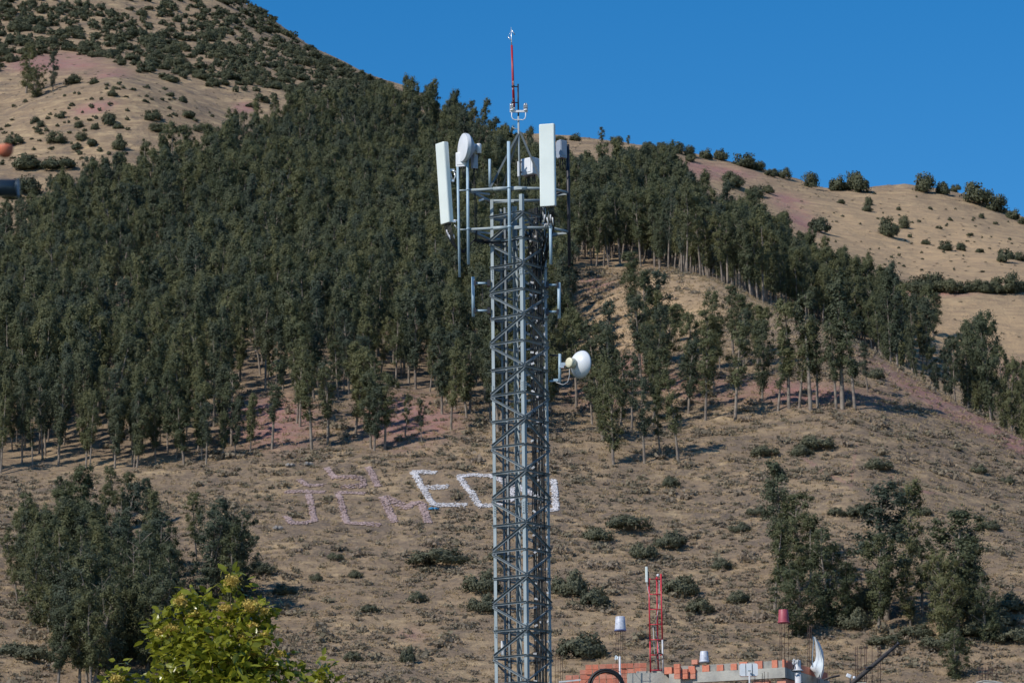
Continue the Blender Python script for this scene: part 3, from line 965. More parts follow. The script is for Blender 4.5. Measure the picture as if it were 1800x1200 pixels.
# small bushes dotting knoll and pasture
for _ in range(150):
    px, py = rng.uniform(0, 420), rng.uniform(150, 300)
    P = hit(px, py)
    if P.y < 1020 and not in_poly(np.array([[px, py]]), F1)[0]:
        cand.append((P, rng.uniform(.7, 1.7), rng.uniform(.5, 1.2), 'mountain', BUSH))
for _ in range(60):
    px, py = rng.uniform(1450, 1800), rng.uniform(340, 480)
    cand.append((hit(px, py), rng.uniform(.5, 1.2), rng.uniform(.4, .8), 'mountain', BUSH))
cand.sort(key=lambda t: -t[1] * t[2] / t[0].length ** 2)
NS = 300 - len(SH)
SHLAB = {'green': ('dusty green bush on the brown lower slope', 'green bushes on the lower slope'), 'ridge': ('dark round bush on the skyline of the dry ridge', 'bushes along the skyline ridge'),
         'pasture': ('dark bush dotted on the tan pasture under the ridge', 'bushes on the tan pasture'), 'hedge': ('bush in the dark hedge line between two tan fields', 'bushes of the hedge line between fields'),
         'knoll': ('dark rounded bush on the bare knoll above the plantation', 'bushes on the bare knoll'), 'mountain': ('dark bush among the dense scrub of the upper mountain', 'scrub bushes of the upper mountain')}
for k, (P, w, h, zone, lst) in enumerate(SH + cand[:NS]):
    me = lst[(k * 5 + 3) % len(lst)]
    o = bpy.data.objects.new('bush' if lst is GBUSH else 'shrub', me)
    COL.objects.link(o)
    dm = (4.2, 2.0) if lst is GBUSH else (3.5, 2.5)
    o.location = P - Vector((0, 0, .12))
    o.scale = (w / dm[0] * 1.1, w / dm[0] * 1.1, h / dm[1] * 1.1)
    o.rotation_euler.z = rng.uniform(0, 6.28)
    tag(o, SHLAB[zone][0], 'bush', SHLAB[zone][1])
ins = []
for k, (P, w, h, zone, lst) in enumerate(cand[NS:]):
    v, f, t = BUSHLO[k % 6]
    ins.append(([(v, f, t, 0)], P.x, P.y, P.z - .1, w / 3.2 * 1.1, h / 2.2 * 1.1, rng.uniform(0, 6.28), rng.uniform(0, 1)))
if ins:
    stuff_from(ins, 'mountain_scrub', [M['shrub']], 'small dark scrub scattered over the upper slopes')
print('shrubs', len(SH), len(cand))

# ---- dry scrub and straw tufts of the front slope
def make_tuft(seed, n=56, w=1.0, h=.42, asp=.8, blade=False):
    g = np.random.default_rng(seed)
    if blade:
        C = np.stack([g.normal(0, .3, n) * w, g.normal(0, .3, n) * w, g.uniform(.15, .8, n) * h], -1)
        a = np.stack([g.normal(0, .6, n), g.normal(0, .6, n), g.uniform(.3, 1, n)], -1)
        a /= np.linalg.norm(a, axis=1, keepdims=True)
        b_ = np.cross(a, g.normal(size=(n, 3))); b_ /= np.linalg.norm(b_, axis=1, keepdims=True)
        s_ = g.uniform(.5, 1, n)[:, None] * h * .8
    else:                       # a low twiggy dome with a lumpy outline
        d = g.normal(size=(n, 3)); d[:, 2] = np.abs(d[:, 2]) * .9; d /= np.linalg.norm(d, axis=1, keepdims=True)
        lump = 1 + .35 * np.sin(d[:, 0] * 5 + seed) * np.cos(d[:, 1] * 4 + seed)
        C = d * np.array([w * .55, w * .45, h]) * (lump * np.abs(g.normal(.62, .3, n)))[:, None]
        nn = d + .8 * g.normal(size=(n, 3)); nn /= np.linalg.norm(nn, axis=1, keepdims=True)
        a = g.normal(size=(n, 3)); a[:, 2] += .5
        a -= nn * (a * nn).sum(1, keepdims=True); a /= np.linalg.norm(a, axis=1, keepdims=True)
        b_ = np.cross(nn, a)
        s_ = g.uniform(.5, 1.1, n)[:, None] * .24
    v = np.stack([C - a * s_ * .6, C + b_ * s_ * asp * .6, C + a * s_ * .6, C - b_ * s_ * asp * .6], 1).reshape(-1, 3)
    return v, np.arange(4 * n).reshape(-1, 4), g.uniform(0, 1, n)


SW, SP = M['stonew'], M['stonep']
LETTERS = [
    ([[(766, 833), (726, 831), (762, 887), (819, 889)], [(748, 860), (786, 857)]], 'white painted stone letter E laid out on the slope', SW, 8, .24, 1),
    ([[(862, 838), (830, 836), (807, 839), (844, 890), (876, 888), (899, 880), (900, 862), (884, 846), (862, 838)]], 'white painted stone letter D partly behind the lattice tower', SW, 8, .24, 1),
    ([[(903, 850), (932, 868), (962, 884)], [(973, 845), (976, 870), (977, 896), (962, 899)]], 'white painted stone letter N emerging right of the lattice tower', SW, 9, .26, 1),
    ([[(503, 865), (570, 866)], [(541, 870), (549, 895), (553, 917), (530, 921), (512, 921), (503, 908)]], 'faded pinkish stone letter J in the lower row', SP, 8, .25, .9),
    ([[(640, 869), (593, 868), (602, 895), (610, 919), (640, 922), (667, 926)]], 'faded pinkish stone letter C in the lower row', SP, 8, .25, .9),
    ([[(694, 920), (684, 898), (673, 876), (695, 885), (718, 894), (730, 884), (742, 888), (748, 905), (753, 920)]], 'faded pinkish stone letter M in the lower row', SP, 11, .27, .9),
    ([[(574, 824), (589, 840), (604, 841), (637, 845), (640, 856), (600, 857)]], 'faded broken stone letter in the upper row, left of a single stroke', SP, 9, .26, .85),
    ([[(647, 822), (657, 840), (664, 856)]], 'faded stone stroke like letter I above the letter M', SP, 8, .25, .9),
    ([[(527, 844), (538, 853), (570, 853)]], 'faint remains of a stone letter above the letter J', SP, 8, .25, .8),
]


def on_letters(p, d):
    bad = np.zeros(len(p), bool)
    for st_, *_r in LETTERS:
        for poly in st_:
            for (x0, y0), (x1, y1) in zip(poly[:-1], poly[1:]):
                dx, dy = x1 - x0, y1 - y0
                t = np.clip(((p[:, 0] - x0) * dx + (p[:, 1] - y0) * dy) / (dx * dx + dy * dy), 0, 1)
                bad |= np.hypot(p[:, 0] - x0 - t * dx, (p[:, 1] - y0 - t * dy)) < d
    return bad


TUFT = [make_tuft(i) for i in range(10)]
GRASS = [make_tuft(40 + i, 14, .7, .4, .25, True) for i in range(6)]
ins1, ins2 = [], []
rr = 432.0
while rr < 760:
    n = int(2 * R(8.3) * rr / 1.0)
    az = np.linspace(-R(8.3), R(8.3), n) + rng.uniform(-.8, .8, n) / rr
    r_ = rr + rng.uniform(-.8, .8, n)
    x, y = r_ * np.sin(az), r_ * np.cos(az); z = zat(x, y)
    p = px_of(np.stack([x, y, z], -1))
    cl = .8 * fbm(x / 10, y / 5, 3, 91) + .9 * fbm(x / 3.6, y / 1.6, 2, 93)
    forest = in_poly(p, F1)
    kn = np.exp(-(((p[:, 0] - 1190) / 170) ** 2 + ((p[:, 1] - 545) / 70) ** 2))
    pr = np.clip(.42 + 2.2 * cl, 0, 1) * np.where(forest, .12, 1) * (1 - .9 * kn)
    pr *= np.clip(1.3 - (rr - 432) / 420, .25, 1)
    bare = np.zeros(n)
    for cx, cy, sx, sy, an in ((1660, 702, 130, 20, 29), (1570, 655, 80, 14, 28), (1760, 760, 90, 16, 30), (1290, 685, 230, 18, 3), (720, 740, 80, 36, 0), (480, 740, 70, 36, 0)):
        dx, dy = p[:, 0] - cx, p[:, 1] - cy
        ca, sa = math.cos(R(an)), math.sin(R(an))
        bare = np.maximum(bare, np.exp(-(((dx * ca + dy * sa) / sx) ** 2 + ((-dx * sa + dy * ca) / sy) ** 2)))
    pr *= 1 - .85 * bare
    u = rng.uniform(0, 1, n) + 9 * on_letters(p, 9)
    for k in np.nonzero(u < pr)[0]:
        s_ = rng.uniform(.55, 1.5) * (1.9 if rng.uniform() < .10 else 1)
        ins1.append(([(*TUFT[rng.integers(10)], 0)], x[k], y[k], z[k] - .05, s_, s_ * rng.uniform(.6, 1.1), rng.uniform(0, 6.28), rng.uniform(0, 1)))
    for k in np.nonzero((u >= pr) & (u < pr + .5) & ~forest)[0]:
        s_ = rng.uniform(.6, 1.4)
        ins2.append(([(*GRASS[rng.integers(6)], 0)], x[k], y[k], z[k] - .05, s_ * 1.3, s_, rng.uniform(0, 6.28), rng.uniform(0, 1)))
    rr += 1.05
rr = 770.0
while rr < 1480:
    n = int(2 * R(8.3) * rr / 4.5)
    az = np.linspace(-R(8.3), R(8.3), n) + rng.uniform(-2.2, 2.2, n) / rr
    r_ = rr + rng.uniform(-2.5, 2.5, n)
    x, y = r_ * np.sin(az), r_ * np.cos(az); z = zat(x, y)
    cl = fbm(x / 20, y / 20, 3, 191)
    for k in np.nonzero(rng.uniform(0, 1, n) < np.clip(.4 + 1.6 * cl, 0, .9))[0]:
        s_ = rng.uniform(.5, 1.3)
        ins1.append(([(*TUFT[rng.integers(10)], 0)], x[k], y[k], z[k] - .05, s_, s_ * rng.uniform(.5, .9), rng.uniform(0, 6.28), rng.uniform(0, 1)))
    rr += 4.5
print('tufts', len(ins1), len(ins2))
stuff_from(ins1, 'dry_scrub', [M['scrub']], 'low grey brown scrub covering the front slope')
stuff_from(ins2, 'dry_grass', [M['straw']], 'pale dry grass tufts on the front slope')

# ------------------------------------------------------------------ stone letters on the slope
_ico = bmesh.new(); bmesh.ops.create_icosphere(_ico, subdivisions=1, radius=1)
ICOV = [v.co.copy() for v in _ico.verts]; ICOF = [tuple(v.index for v in f.verts) for f in _ico.faces]; _ico.free()


def letter(strokes, name, label, mat, wpx=8, size=.24, grp=None, cover=1.0):
    mb = MB()
    for st in strokes:
        for (x0, y0), (x1, y1) in zip(st[:-1], st[1:]):
            L = math.hypot(x1 - x0, y1 - y0)
            P0, P1 = hit(x0, y0, 400, 700), hit(x1, y1, 400, 700)
            L3 = (P1 - P0).length
            n = max(2, int(L3 / (size * .8)))
            side = Vector((P1.y - P0.y, P0.x - P1.x, 0)).normalized()
            wm = wpx * 560 / F * .75
            for i in range(n + 1):
                for j in (-1, -.33, .33, 1):
                    if random.random() > cover:
                        continue
                    p = P0.lerp(P1, i / n) + side * (wm * .5 * j * (1 + .9 * abs(side.y))) + Vector((random.gauss(0, .07), random.gauss(0, .1), 0))
                    p.z = float(zat(p.x, p.y)) + .07
                    s_ = size * random.uniform(.7, 1.25)
                    m3 = Matrix.Rotation(random.uniform(0, 6.28), 3, 'Z') @ Matrix.Diagonal((s_, s_ * random.uniform(.6, 1), s_ * .36))
                    mb.add([p + m3 @ (v * random.uniform(.85, 1.1)) for v in ICOV], ICOF)
    return single(mb, name, mat, label, 'stone letter', grp)


for st_, lab, m_, wp, sz, cv in LETTERS:
    letter(st_, 'stone_letter', lab, m_, wp, sz, None, cv)
P = hit(762, 897)
mb = MB()
for k in range(4):
    m3 = Matrix.Rotation(k * 1.3, 3, 'Z') @ Matrix.Diagonal((.5, .35, .22))
    mb.add([P + Vector((.35 * math.cos(k * 2), .2 * math.sin(k * 2), .2)) + m3 @ (v * random.uniform(.8, 1.2)) for v in ICOV], ICOF, True)
single(mb, 'plastic_bag', M['bluebag'], 'small bright blue plastic bag beside the white letter E', 'bag')
mb = MB()
for px, py in [(508, 820), (516, 826), (540, 818), (545, 824)]:
    p = hit(px, py, 400, 700)
for k, (px, py) in enumerate([(508, 820), (541, 819), (487, 932)]):
    p = hit(px, py, 400, 700)
    mb = MB()
    for j in range(3):
        m3 = Matrix.Rotation(j * 2.1, 3, 'Z') @ Matrix.Diagonal((.55, .4, .35))
        mb.add([p + Vector((.4 * math.cos(j * 2.2), .3 * math.sin(j * 2.2), .15)) + m3 @ (v * random.uniform(.85, 1.15)) for v in ICOV], ICOF)
    single(mb, 'rock', M['rock'], ['pale rock under the trees above the faded letters, left of another', 'pale rock in shade above the faded letters, right of another', 'pale rock on the slope below the letter J'][k], 'rock')

# ------------------------------------------------------------------ lattice tower
YT = 94.0
S = YT / F * 1.02          # metres per pixel at the tower
TB = atY(915.5, 800, YT); TB.z = 0
tower = thing('lattice_tower', 'tall grey galvanised steel lattice tower carrying antennas and dishes', 'tower', (TB.x, TB.y, 0))


def T(x, y, dy=0.0):                   # point at pixel x,y on the tower plane, dy metres towards the viewer
    return atY(x, y, YT - dy)


RT = 49.8 * S
PH = R(8)
def corner(k, z):                       # 0 front, 1 left, 2 back, 3 right
    a = PH - math.pi / 2 - k * math.pi / 2
    return Vector((TB.x + RT * math.cos(a), TB.y + RT * math.sin(a), z))


zt0, zt1 = atY(860, 516, YT).z, atY(868, 1155, YT).z
DZ = (zt0 - zt1) / 14
ZTOP = atY(905, 352, YT).z
nodes = [zt0 + i * DZ for i in range(4, -18, -1)]
nodes = [z for z in nodes if z < ZTOP]
st = M['steel']
for k in range(4):
    a = (corner((k + 1) % 4, 0) - corner(k, 0)).normalized(); b_ = (corner((k - 1) % 4, 0) - corner(k, 0)).normalized()
    leg = MB().lbeam(corner(k, 0), corner(k, ZTOP), a, b_, .092, .012).build('leg', st, tower)
    for z in np.arange(1.5, ZTOP, 3.0):        # splice plates with bolts
        mb = MB().box(corner(k, z) + a * .055 - b_ * .008, (.09, .012, .30), Matrix.Rotation(math.atan2(a.y, a.x), 3, 'Z'))
        for j in range(5):
            for dd in (a, b_):
                mb.box(corner(k, z - .12 + j * .06) + dd * .055 - (b_ if dd is a else a) * .02, (.022, .022, .022))
        mb.build('splice_plate', st, tower, leg)
low = MB()
for k in range(4):
    k2 = (k + 1) % 4
    inw = ((corner(k, 0) + corner(k2, 0)) / 2 - Vector((TB.x, TB.y, 0))).normalized() * -1
    outn = -inw
    for i in range(len(nodes)):
        z = nodes[i]
        if i < 20:
            p0, p1 = corner(k, z) + outn * .016, corner(k2, z) + outn * .016
            MB().lbeam(p0, p1, (0, 0, -1), outn, .054, .006, .040).build('horizontal_brace', M['braceshade'], tower)
            zb = z - DZ
            # alternating diagonals: bay right above the one at y=785 rises towards the front corner
            flip = (i % 2 == 0) if k in (0, 2) else (i % 2 == 1)
            q0, q1 = (corner(k, z - .05), corner(k2, zb + .05)) if flip else (corner(k, zb + .05), corner(k2, z - .05))
            q0, q1 = q0 + outn * .024, q1 + outn * .024
            ax = (q1 - q0).normalized()
            MB().lbeam(q0, q1, ax.cross(outn) * (1 if ax.cross(outn).z < 0 else -1), outn, .058, .006, .042).build('diagonal_brace', M['braceshade'], tower)
    z = nodes[19] - DZ
    i = 0
    while z > .4:
        p0, p1 = corner(k, z) + outn * .016, corner(k2, z) + outn * .016
        low.lbeam(p0, p1, (0, 0, -1), inw, .05, .006)
        if z - DZ > 0:
            q0, q1 = (corner(k, z), corner(k2, z - DZ)) if i % 2 else (corner(k, z - DZ), corner(k2, z))
            low.lbeam(q0 + outn * .03, q1 + outn * .03, (0, 0, -1), inw, .05, .006)
        z -= DZ; i += 1
low.build('base_bracing', st, tower)
mb = MB()
for k in range(4):
    mb.box(corner(k, .15), (.5, .5, .4))
mb.build('footing', M['concrete'], tower)
# gusset rungs inside (plan bracing seen through the tower)
for i, z in enumerate(nodes[:20]):
    MB().lbeam(corner(1 - i % 2, z - .02), corner(3 - i % 2, z - .02), (0, 0, -1), (0.3, -1, 0), .045, .006).build('plan_brace', st, tower)
# ladder with rungs on the back-left face inside
def inside(x, y, dy):
    p = T(x, 800, dy); p.z = y; return p
lad = MB()
l0, l1 = Vector((TB.x - 30.5 * S, TB.y + .10, 0)), Vector((TB.x - 23.5 * S, TB.y - .06, 0))
for p in (l0, l1):
    lad.box(p + Vector((0, 0, (ZTOP - .2) / 2)), (.05, .03, ZTOP - .2), Matrix.Rotation(R(-25), 3, 'Z'))
for z in np.arange(6, ZTOP - .3, .32):
    lad.tube([l0 + Vector((0, 0, z)), l1 + Vector((.12, -.04, z))], .012, 5)
lad.build('cable_ladder', M['braceshade'], tower)
lc = MB()
for j in range(5):
    p = l0.lerp(l1, .1 + .2 * j) + Vector((.05, .06, 0))
    lc.tube([p, p + Vector((0, 0, ZTOP - .4))], .013, 5)
lc.build('feeder_cable', M['black'], tower)
# dark feeder bundle along the right-back side
fb = MB()
for j in range(9):
    p = Vector((TB.x + (20 + j * 2.6) * S, TB.y + .16 - .035 * j, 0))
    pts = [p + Vector((random.uniform(-.012, .012), random.uniform(-.012, .012), z)) for z in np.arange(0, ZTOP - .2, 1.1)]
    fb.tube(pts, .015, 5)
fb.build('feeder_cable', M['black'], tower)
for z in np.arange(7.2, ZTOP - .4, .36):
    for j in range(3):
        if random.random() < .8:
            MB().box((TB.x + (22 + j * 10 + random.uniform(-2, 2)) * S, TB.y + .06 - .05 * j, z + random.uniform(-.08, .08)), (.085, .03, .05), Matrix.Rotation(R(random.uniform(-40, 40)), 3, 'Y')).build('cable_clamp', M['tape'], tower)
rail = MB()
for dx in (24, 33):
    rail.box((TB.x + dx * S, TB.y + .22, (ZTOP - .3) / 2), (.04, .03, ZTOP - .3))
rail.build('cable_rail', st, tower)

# headframe: two rings of tube carrying the mount pipes
pp = M['pipe']
HV = [(822, .42), (895, .60), (968, .52), (998, .05), (950, -.75), (861, -.75)]
def hv(i, y):
    x, dy = HV[i]
    return T(x, y, dy)
for yy in (331, 400):
    zr = T(895, yy, .6).z
    mb = MB()
    for i in range(6):
        a, b_ = hv(i, yy), hv((i + 1) % 6, yy)
        a.z = b_.z = zr
        r_ = .036
        mb.tube([a, b_], r_, 10)
        if i < 2:
            f0, f1 = (.62, .98) if i == 0 else (.04, .42)
            mb.tube([a.lerp(b_, f0), a.lerp(b_, f1)], .05, 10)
    for k, v_ in ((0, 1), (1, 0), (3, 3), (2, 5)):
        c = corner(k, zr)
        h_ = hv(v_, yy); h_.z = zr
        mb.lbeam(c, h_, (0, 0, -1), (0, 1, 0), .05, .008)
    mb.build('headframe_ring', st, tower)
for i, (x, y0, y1, dy, r_) in enumerate([(822.5, 276, 465, .49, .036), (895, 249, 463, .68, .042), (968, 395, 465, .60, .038), (861, 280, 330, -.78, .034)]):
    p0, p1 = T(x, y0, dy), T(x, y1, dy)
    p1.x = p0.x = (p0.x + p1.x) / 2 if i != 1 else T(895, 340, dy).x
    p0.y = p1.y
    mb = MB().tube([p1, p0], r_, 14)
    if i < 3:
        for yy in (331, 400):
            z = T(895, yy, .6).z
            if p1.z < z < p0.z:
                mb.tube([Vector((p0.x, p0.y, z - .02)), Vector((p0.x, p0.y, z + .02))], r_ + .012, 14)
    mb.build('mount_pipe', pp, tower)
# mount pipe given dark steel: its shade is put into the colour
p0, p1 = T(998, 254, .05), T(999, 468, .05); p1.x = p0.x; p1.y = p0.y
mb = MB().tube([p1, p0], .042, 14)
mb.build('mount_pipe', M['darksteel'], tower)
z = T(988, 335, 0).z
MB().tube([Vector((p0.x, p0.y, z)), corner(3, z - .15)], .03, 8).build('outrigger', M['darksteel'], tower)

# spire: tripod legs, mast pole
apex = T(911.5, 230, 0)
mastb = T(913, 330, 0); mastb.x = apex.x + .01; mastb.y = apex.y
mb = MB().tube([mastb, Vector((apex.x, apex.y, T(911, 205).z))], .026, 10)
mb.build('mast_pole', st, tower)
for (x, y, dy) in [(860, 330, .45), (951, 322, .35), (882, 330, -.6)]:
    f = T(x, y, dy)
    d = (f - apex).normalized()
    MB().lbeam(f, apex + d * .04, (1, 0, 0), (0, 1, .2), .055, .007).build('spire_leg', M['shadesteel'], tower)
pk = MB().tube([Vector((apex.x, apex.y, T(911, 206).z)), Vector((apex.x + .0, apex.y, T(911, 148).z))], .021, 10)
pk.build('top_pole', M['darksteel'], tower)
mb = MB().tube([T(901, 225), apex + Vector((0, 0, .03))], .012, 6).tube([T(901, 225), T(901, 222)], .012, 6)
mb.build('step_bolt', st, tower)

# twin lamp bracket and lamps
br = thing('lamp_bracket', 'small U shaped bracket holding two lamps at the top of the tower', 'bracket', T(911.5, 212))
mb = MB().box(T(912, 196, .03), (32 * S, .05, .05))
mb.build('crossbar', M['white2'], br)
cx = T(911.5, 211, .02)
pts = [T(899.5, 198, .05), T(899.5, 205, .05), T(901, 209, .05), T(905, 211, .05), cx + Vector((0, -.03, 0)), T(919, 211, .05), T(922.5, 209, .05), T(924, 205, .05), T(924, 198, .05)]
MB().tube(pts, .013, 8).build('conduit', M['white2'], br)
for x, lab in ((900, 'cage warning lamp at the tower top touching the red antenna'), (924, 'cage warning lamp at the tower top standing clear of the red antenna')):
    b0 = T(x, 195, .05)
    lt = thing('warning_lamp', lab, 'lamp', b0, 'warning lamps on the tower top')
    MB().lathe([(0, .05), (.03, .055), (.035, .035), (.05, .035)], b0, (0, 0, 1), 14).build('lamp_base', M['white2'], lt)
    g = MB().lathe([(.05, .032), (.13, .036), (.16, .028), (.175, .01)], b0, (0, 0, 1), 14)
    g.build('lens', M['lamp'], lt)
    cg = MB()
    for k in range(6):
        a = k * math.pi / 3
        u = Vector((math.cos(a), math.sin(a), 0)) * .05
        cg.tube([b0 + u + Vector((0, 0, .03)), b0 + u + Vector((0, 0, .15)), b0 + u * .6 + Vector((0, 0, .19)), b0 + Vector((0, 0, .2))], .006, 5)
    for zz in (.08, .14):
        cg.tube([b0 + Vector((math.cos(t) * .05, math.sin(t) * .05, zz)) for t in np.linspace(0, 6.283, 13)], .006, 5, cap=False)
    cg.build('cage', M['silver'], lt)
# red whip antenna
wb, wt = T(903.3, 189, .06), T(899.6, 80, .06)
wt.y = wb.y
wa = thing('whip_antenna', 'chipped red whip antenna clamped to the top pole of the tower', 'antenna', wb)
MB().tube([wb, wb.lerp(wt, .5), wt], [.034, .030, .026], 12).build('radome', M['redwhite'], wa)
MB().tube([T(903.4, 193, .06), wb], .03, 10).build('connector', M['silver'], wa)
cl = MB()
for y in (152, 180):
    q0, q1 = T(899, y, .06), T(911.5, y + 1, 0)
    cl.tube([q0, q1], .014, 6)
    cl.tube([T(902, y + 1.5, .06), T(902, y - 1.5, .06)], .04, 10)
cl.build('clamp', M['darksteel'], wa)
# lightning rod
lb, ltp = T(899.4, 80, .06), T(898.5, 48, .06)
lr = thing('lightning_rod', 'silver lightning rod with angled fins on the tip of the red antenna', 'lightning rod', lb)
MB().tube([lb, lb.lerp(ltp, .3), ltp], [.014, .011, .005], 8).build('rod', M['silver'], lr)
for a, b_ in (((899.3, 53), (905, 61.5)), ((893, 65), (899, 72)), ((898, 55), (893.5, 64))):
    MB().tube([T(*a, .06), T(*b_, .06)], .012 if a[0] != 898 else .004, 6).build('fin', M['silver'], lr)


# panel antennas
def rotz(deg):
    return Matrix.Rotation(R(deg), 3, 'Z')


c0, c1 = T(962.2, 219, .85), T(963.2, 363, .85)
c = (c0 + c1) / 2
pa = thing('panel_antenna', 'tall white panel antenna on the tower whose broad front faces us', 'antenna', c1, 'panel antennas on the tower')
M3 = rotz(-15)
rad_ = MB().rbox(c, .40, .14, (c0.z - c1.z), M3, .035).build('radome', M['white'], pa)
mb = MB()
for k in range(8):
    p = c1 + M3 @ Vector((-.15 + .043 * k, 0, .02))
    mb.tube([p, p + Vector((0, 0, -.06))], .014, 6)
mb.build('connector', M['darksteel'], pa, rad_)
mb = MB()
for k in range(7):
    p = c1 + M3 @ Vector((-.14 + .046 * k, 0, -.04))
    q1 = T(957 + k * 3.0, 392 + random.uniform(-4, 4), .55)
    q2 = T(954 + k * 2.2 + random.uniform(-3, 3), 425 + random.uniform(-8, 20), .25)
    q3 = T(950 + random.uniform(-4, 4), 470 + random.uniform(-10, 20), 0)
    mb.tube([p, p.lerp(q1, .5) + Vector((random.uniform(-.05, .05), -.03, 0)), q1, q2, q3], .014, 6)
mb.build('cable', M['black'], pa)
mb = MB()
for k in range(6):
    p = T(955 + k * 3.2, 372 + (k % 3) * 5, .75)
    mb.tube([p, T(955 + k * 3.0 + random.uniform(-4, 4), 384 + (k % 3) * 6, .68)], .02, 6)
for k in range(4):
    mb.tube([T(959 + 3 * k, 392 + random.uniform(0, 4), .66), T(957 + 4 * k, 400, .6)], .02, 6)
mb.build('weatherproof_tape', M['tape'], pa)
for y in (240, 345):
    p = T(964, y, .78)
    MB().box(p + Vector((.02, .14, 0)), (.10, .16, .06), M3).build('bracket', M['silver'], pa)

# left panel: turned away to the left and tilted down
c0, c1 = T(776.5, 252.5, .35), T(786, 392, .35)
c = (c0 + c1) / 2
pa = thing('panel_antenna', 'white panel antenna turned away to the left and tilted downwards', 'antenna', c1, 'panel antennas on the tower')
M3 = rotz(-52) @ Matrix.Rotation(R(4.2), 3, 'X')
rad_ = MB().rbox(c, .37, .17, (c0 - c1).length, M3, .045).build('radome', M['white'], pa)
mb = MB()
for k in range(6):
    p = c1 + M3 @ Vector((-.13 + .05 * k, 0, .01))
    mb.tube([p, p + Vector((0, 0, -.07))], .013, 6)
mb.build('connector', M['darksteel'], pa, rad_)
mb = MB()
for k in range(6):
    p = c1 + M3 @ Vector((-.13 + .05 * k, 0, -.04))
    q1 = T(786 + k * 2.5, 415 + k * 2, .35); q2 = T(797 + k * 2, 432 + k * 2.2, .35); q3 = T(815, 440 + k, .3); q4 = T(830 + k, 425 - k, .3); q5 = T(842, 421 + k, .25); q6 = T(862, 424 + k, .1); q7 = T(886 + k, 422, -.1)
    mb.tube([p, q1, q2, q3, q4, q5, q6, q7], .011, 6)
mb.build('cable', M['black'], pa)
mb = MB()
for (x, y) in [(787, 409), (789.5, 413), (797, 412), (785, 404)]:
    mb.tube([T(x, y, .36), T(x + 2, y + 8, .36)], .017, 6)
mb.build('weatherproof_tape', M['tape'], pa)
mp_ = thing('mount_pole', 'slim grey pole carrying the tilted white panel antenna', 'pole', T(808, 487, .4))
a0, a1 = T(804.5, 294, .42), T(808, 487, .42)
MB().tube([a1, a0], .032, 12).build('pole', pp, mp_)
for yy in (331, 400):
    z = T(895, yy, .6).z
    p = a1.lerp(a0, (z - a1.z) / (a0.z - a1.z))
    q = hv(0, yy); q.z = z
    MB().tube([p, q], .022, 8).build('standoff', st, mp_)
# scissor bracket
b1 = MB()
b1.box(T(794, 299, .40), (10 * S, .05, .05)).box(T(796, 318, .40), (5 * S, .06, .05))
b1.tube([T(791, 300, .4), T(795, 318, .4)], .022, 6).tube([T(798, 301, .4), T(800.5, 310, .4), T(796, 320, .4)], .02, 6).tube([T(795, 300, .42), T(804, 303, .42)], .018, 6)
b1.box(T(797, 389, .40), (9 * S, .05, .06)).tube([T(797, 387, .41), T(806, 388, .41)], .018, 6).tube([T(799, 395, .41), T(803, 402, .41)], .012, 6)
b1.build('bracket', M['silver'], pa)

# microwave dish, upper left
def dish(name, label, centre, axis, rad, drum, cone, mats, grp=None):
    """axis points where the dish looks; drum with flat radome in front, cone behind"""
    ax = Vector(axis).normalized()
    t = thing(name, label, 'dish', centre - Vector((0, 0, rad)), grp)
    MB().lathe([(.002, rad * .25), (.002, rad * .93), (-.004, rad * .985)], centre, ax, 40, True, True, False).build('radome', mats[0], t)
    MB().lathe([(-.004, rad), (-drum * .5, rad * 1.01), (-drum, rad * .985)], centre, ax, 40, True, False, False).build('shroud', mats[1], t)
    MB().lathe([(-drum, rad * .985), (-drum - cone * .35, rad * .82), (-drum - cone * .8, rad * .42), (-drum - cone, rad * .22), (-drum - cone - .03, rad * .22)], centre, ax, 40, True, False, True).build('reflector', mats[2], t)
    return t, ax


dc = T(813, 259, .62)
t, ax = dish('microwave_dish', 'round microwave dish with flat white cover facing left at the tower top', dc, (-.93, -.38, .03), 25.3 * S, .10, .22, (M['white2'], M['white2'], M['grey']), 'microwave dishes on the tower')
back = dc - ax * .33
MB().tube([back, T(836, 257, .5)], .03, 8).tube([T(836, 256, .5), T(834, 275, .5)], .02, 8).build('mounting_arm', M['silver'], t)
u = thing('radio_unit', 'white cylindrical radio can behind the upper left dish', 'radio', T(842, 271, .5))
MB().lathe([(0, .045), (.02, .062), (.20, .068), (.235, .066), (.25, .05)], T(842, 270, .5), (-.03, 0, 1), 20).build('can', M['white2'], u)
MB().lathe([(-.012, .03), (.0, .042)], T(842, 270, .5), (0, 0, 1), 14).build('port', M['darksteel'], u)
MB().box(T(836, 255, .5), (7 * S, .05, .05)).build('bracket', M['white2'], u)

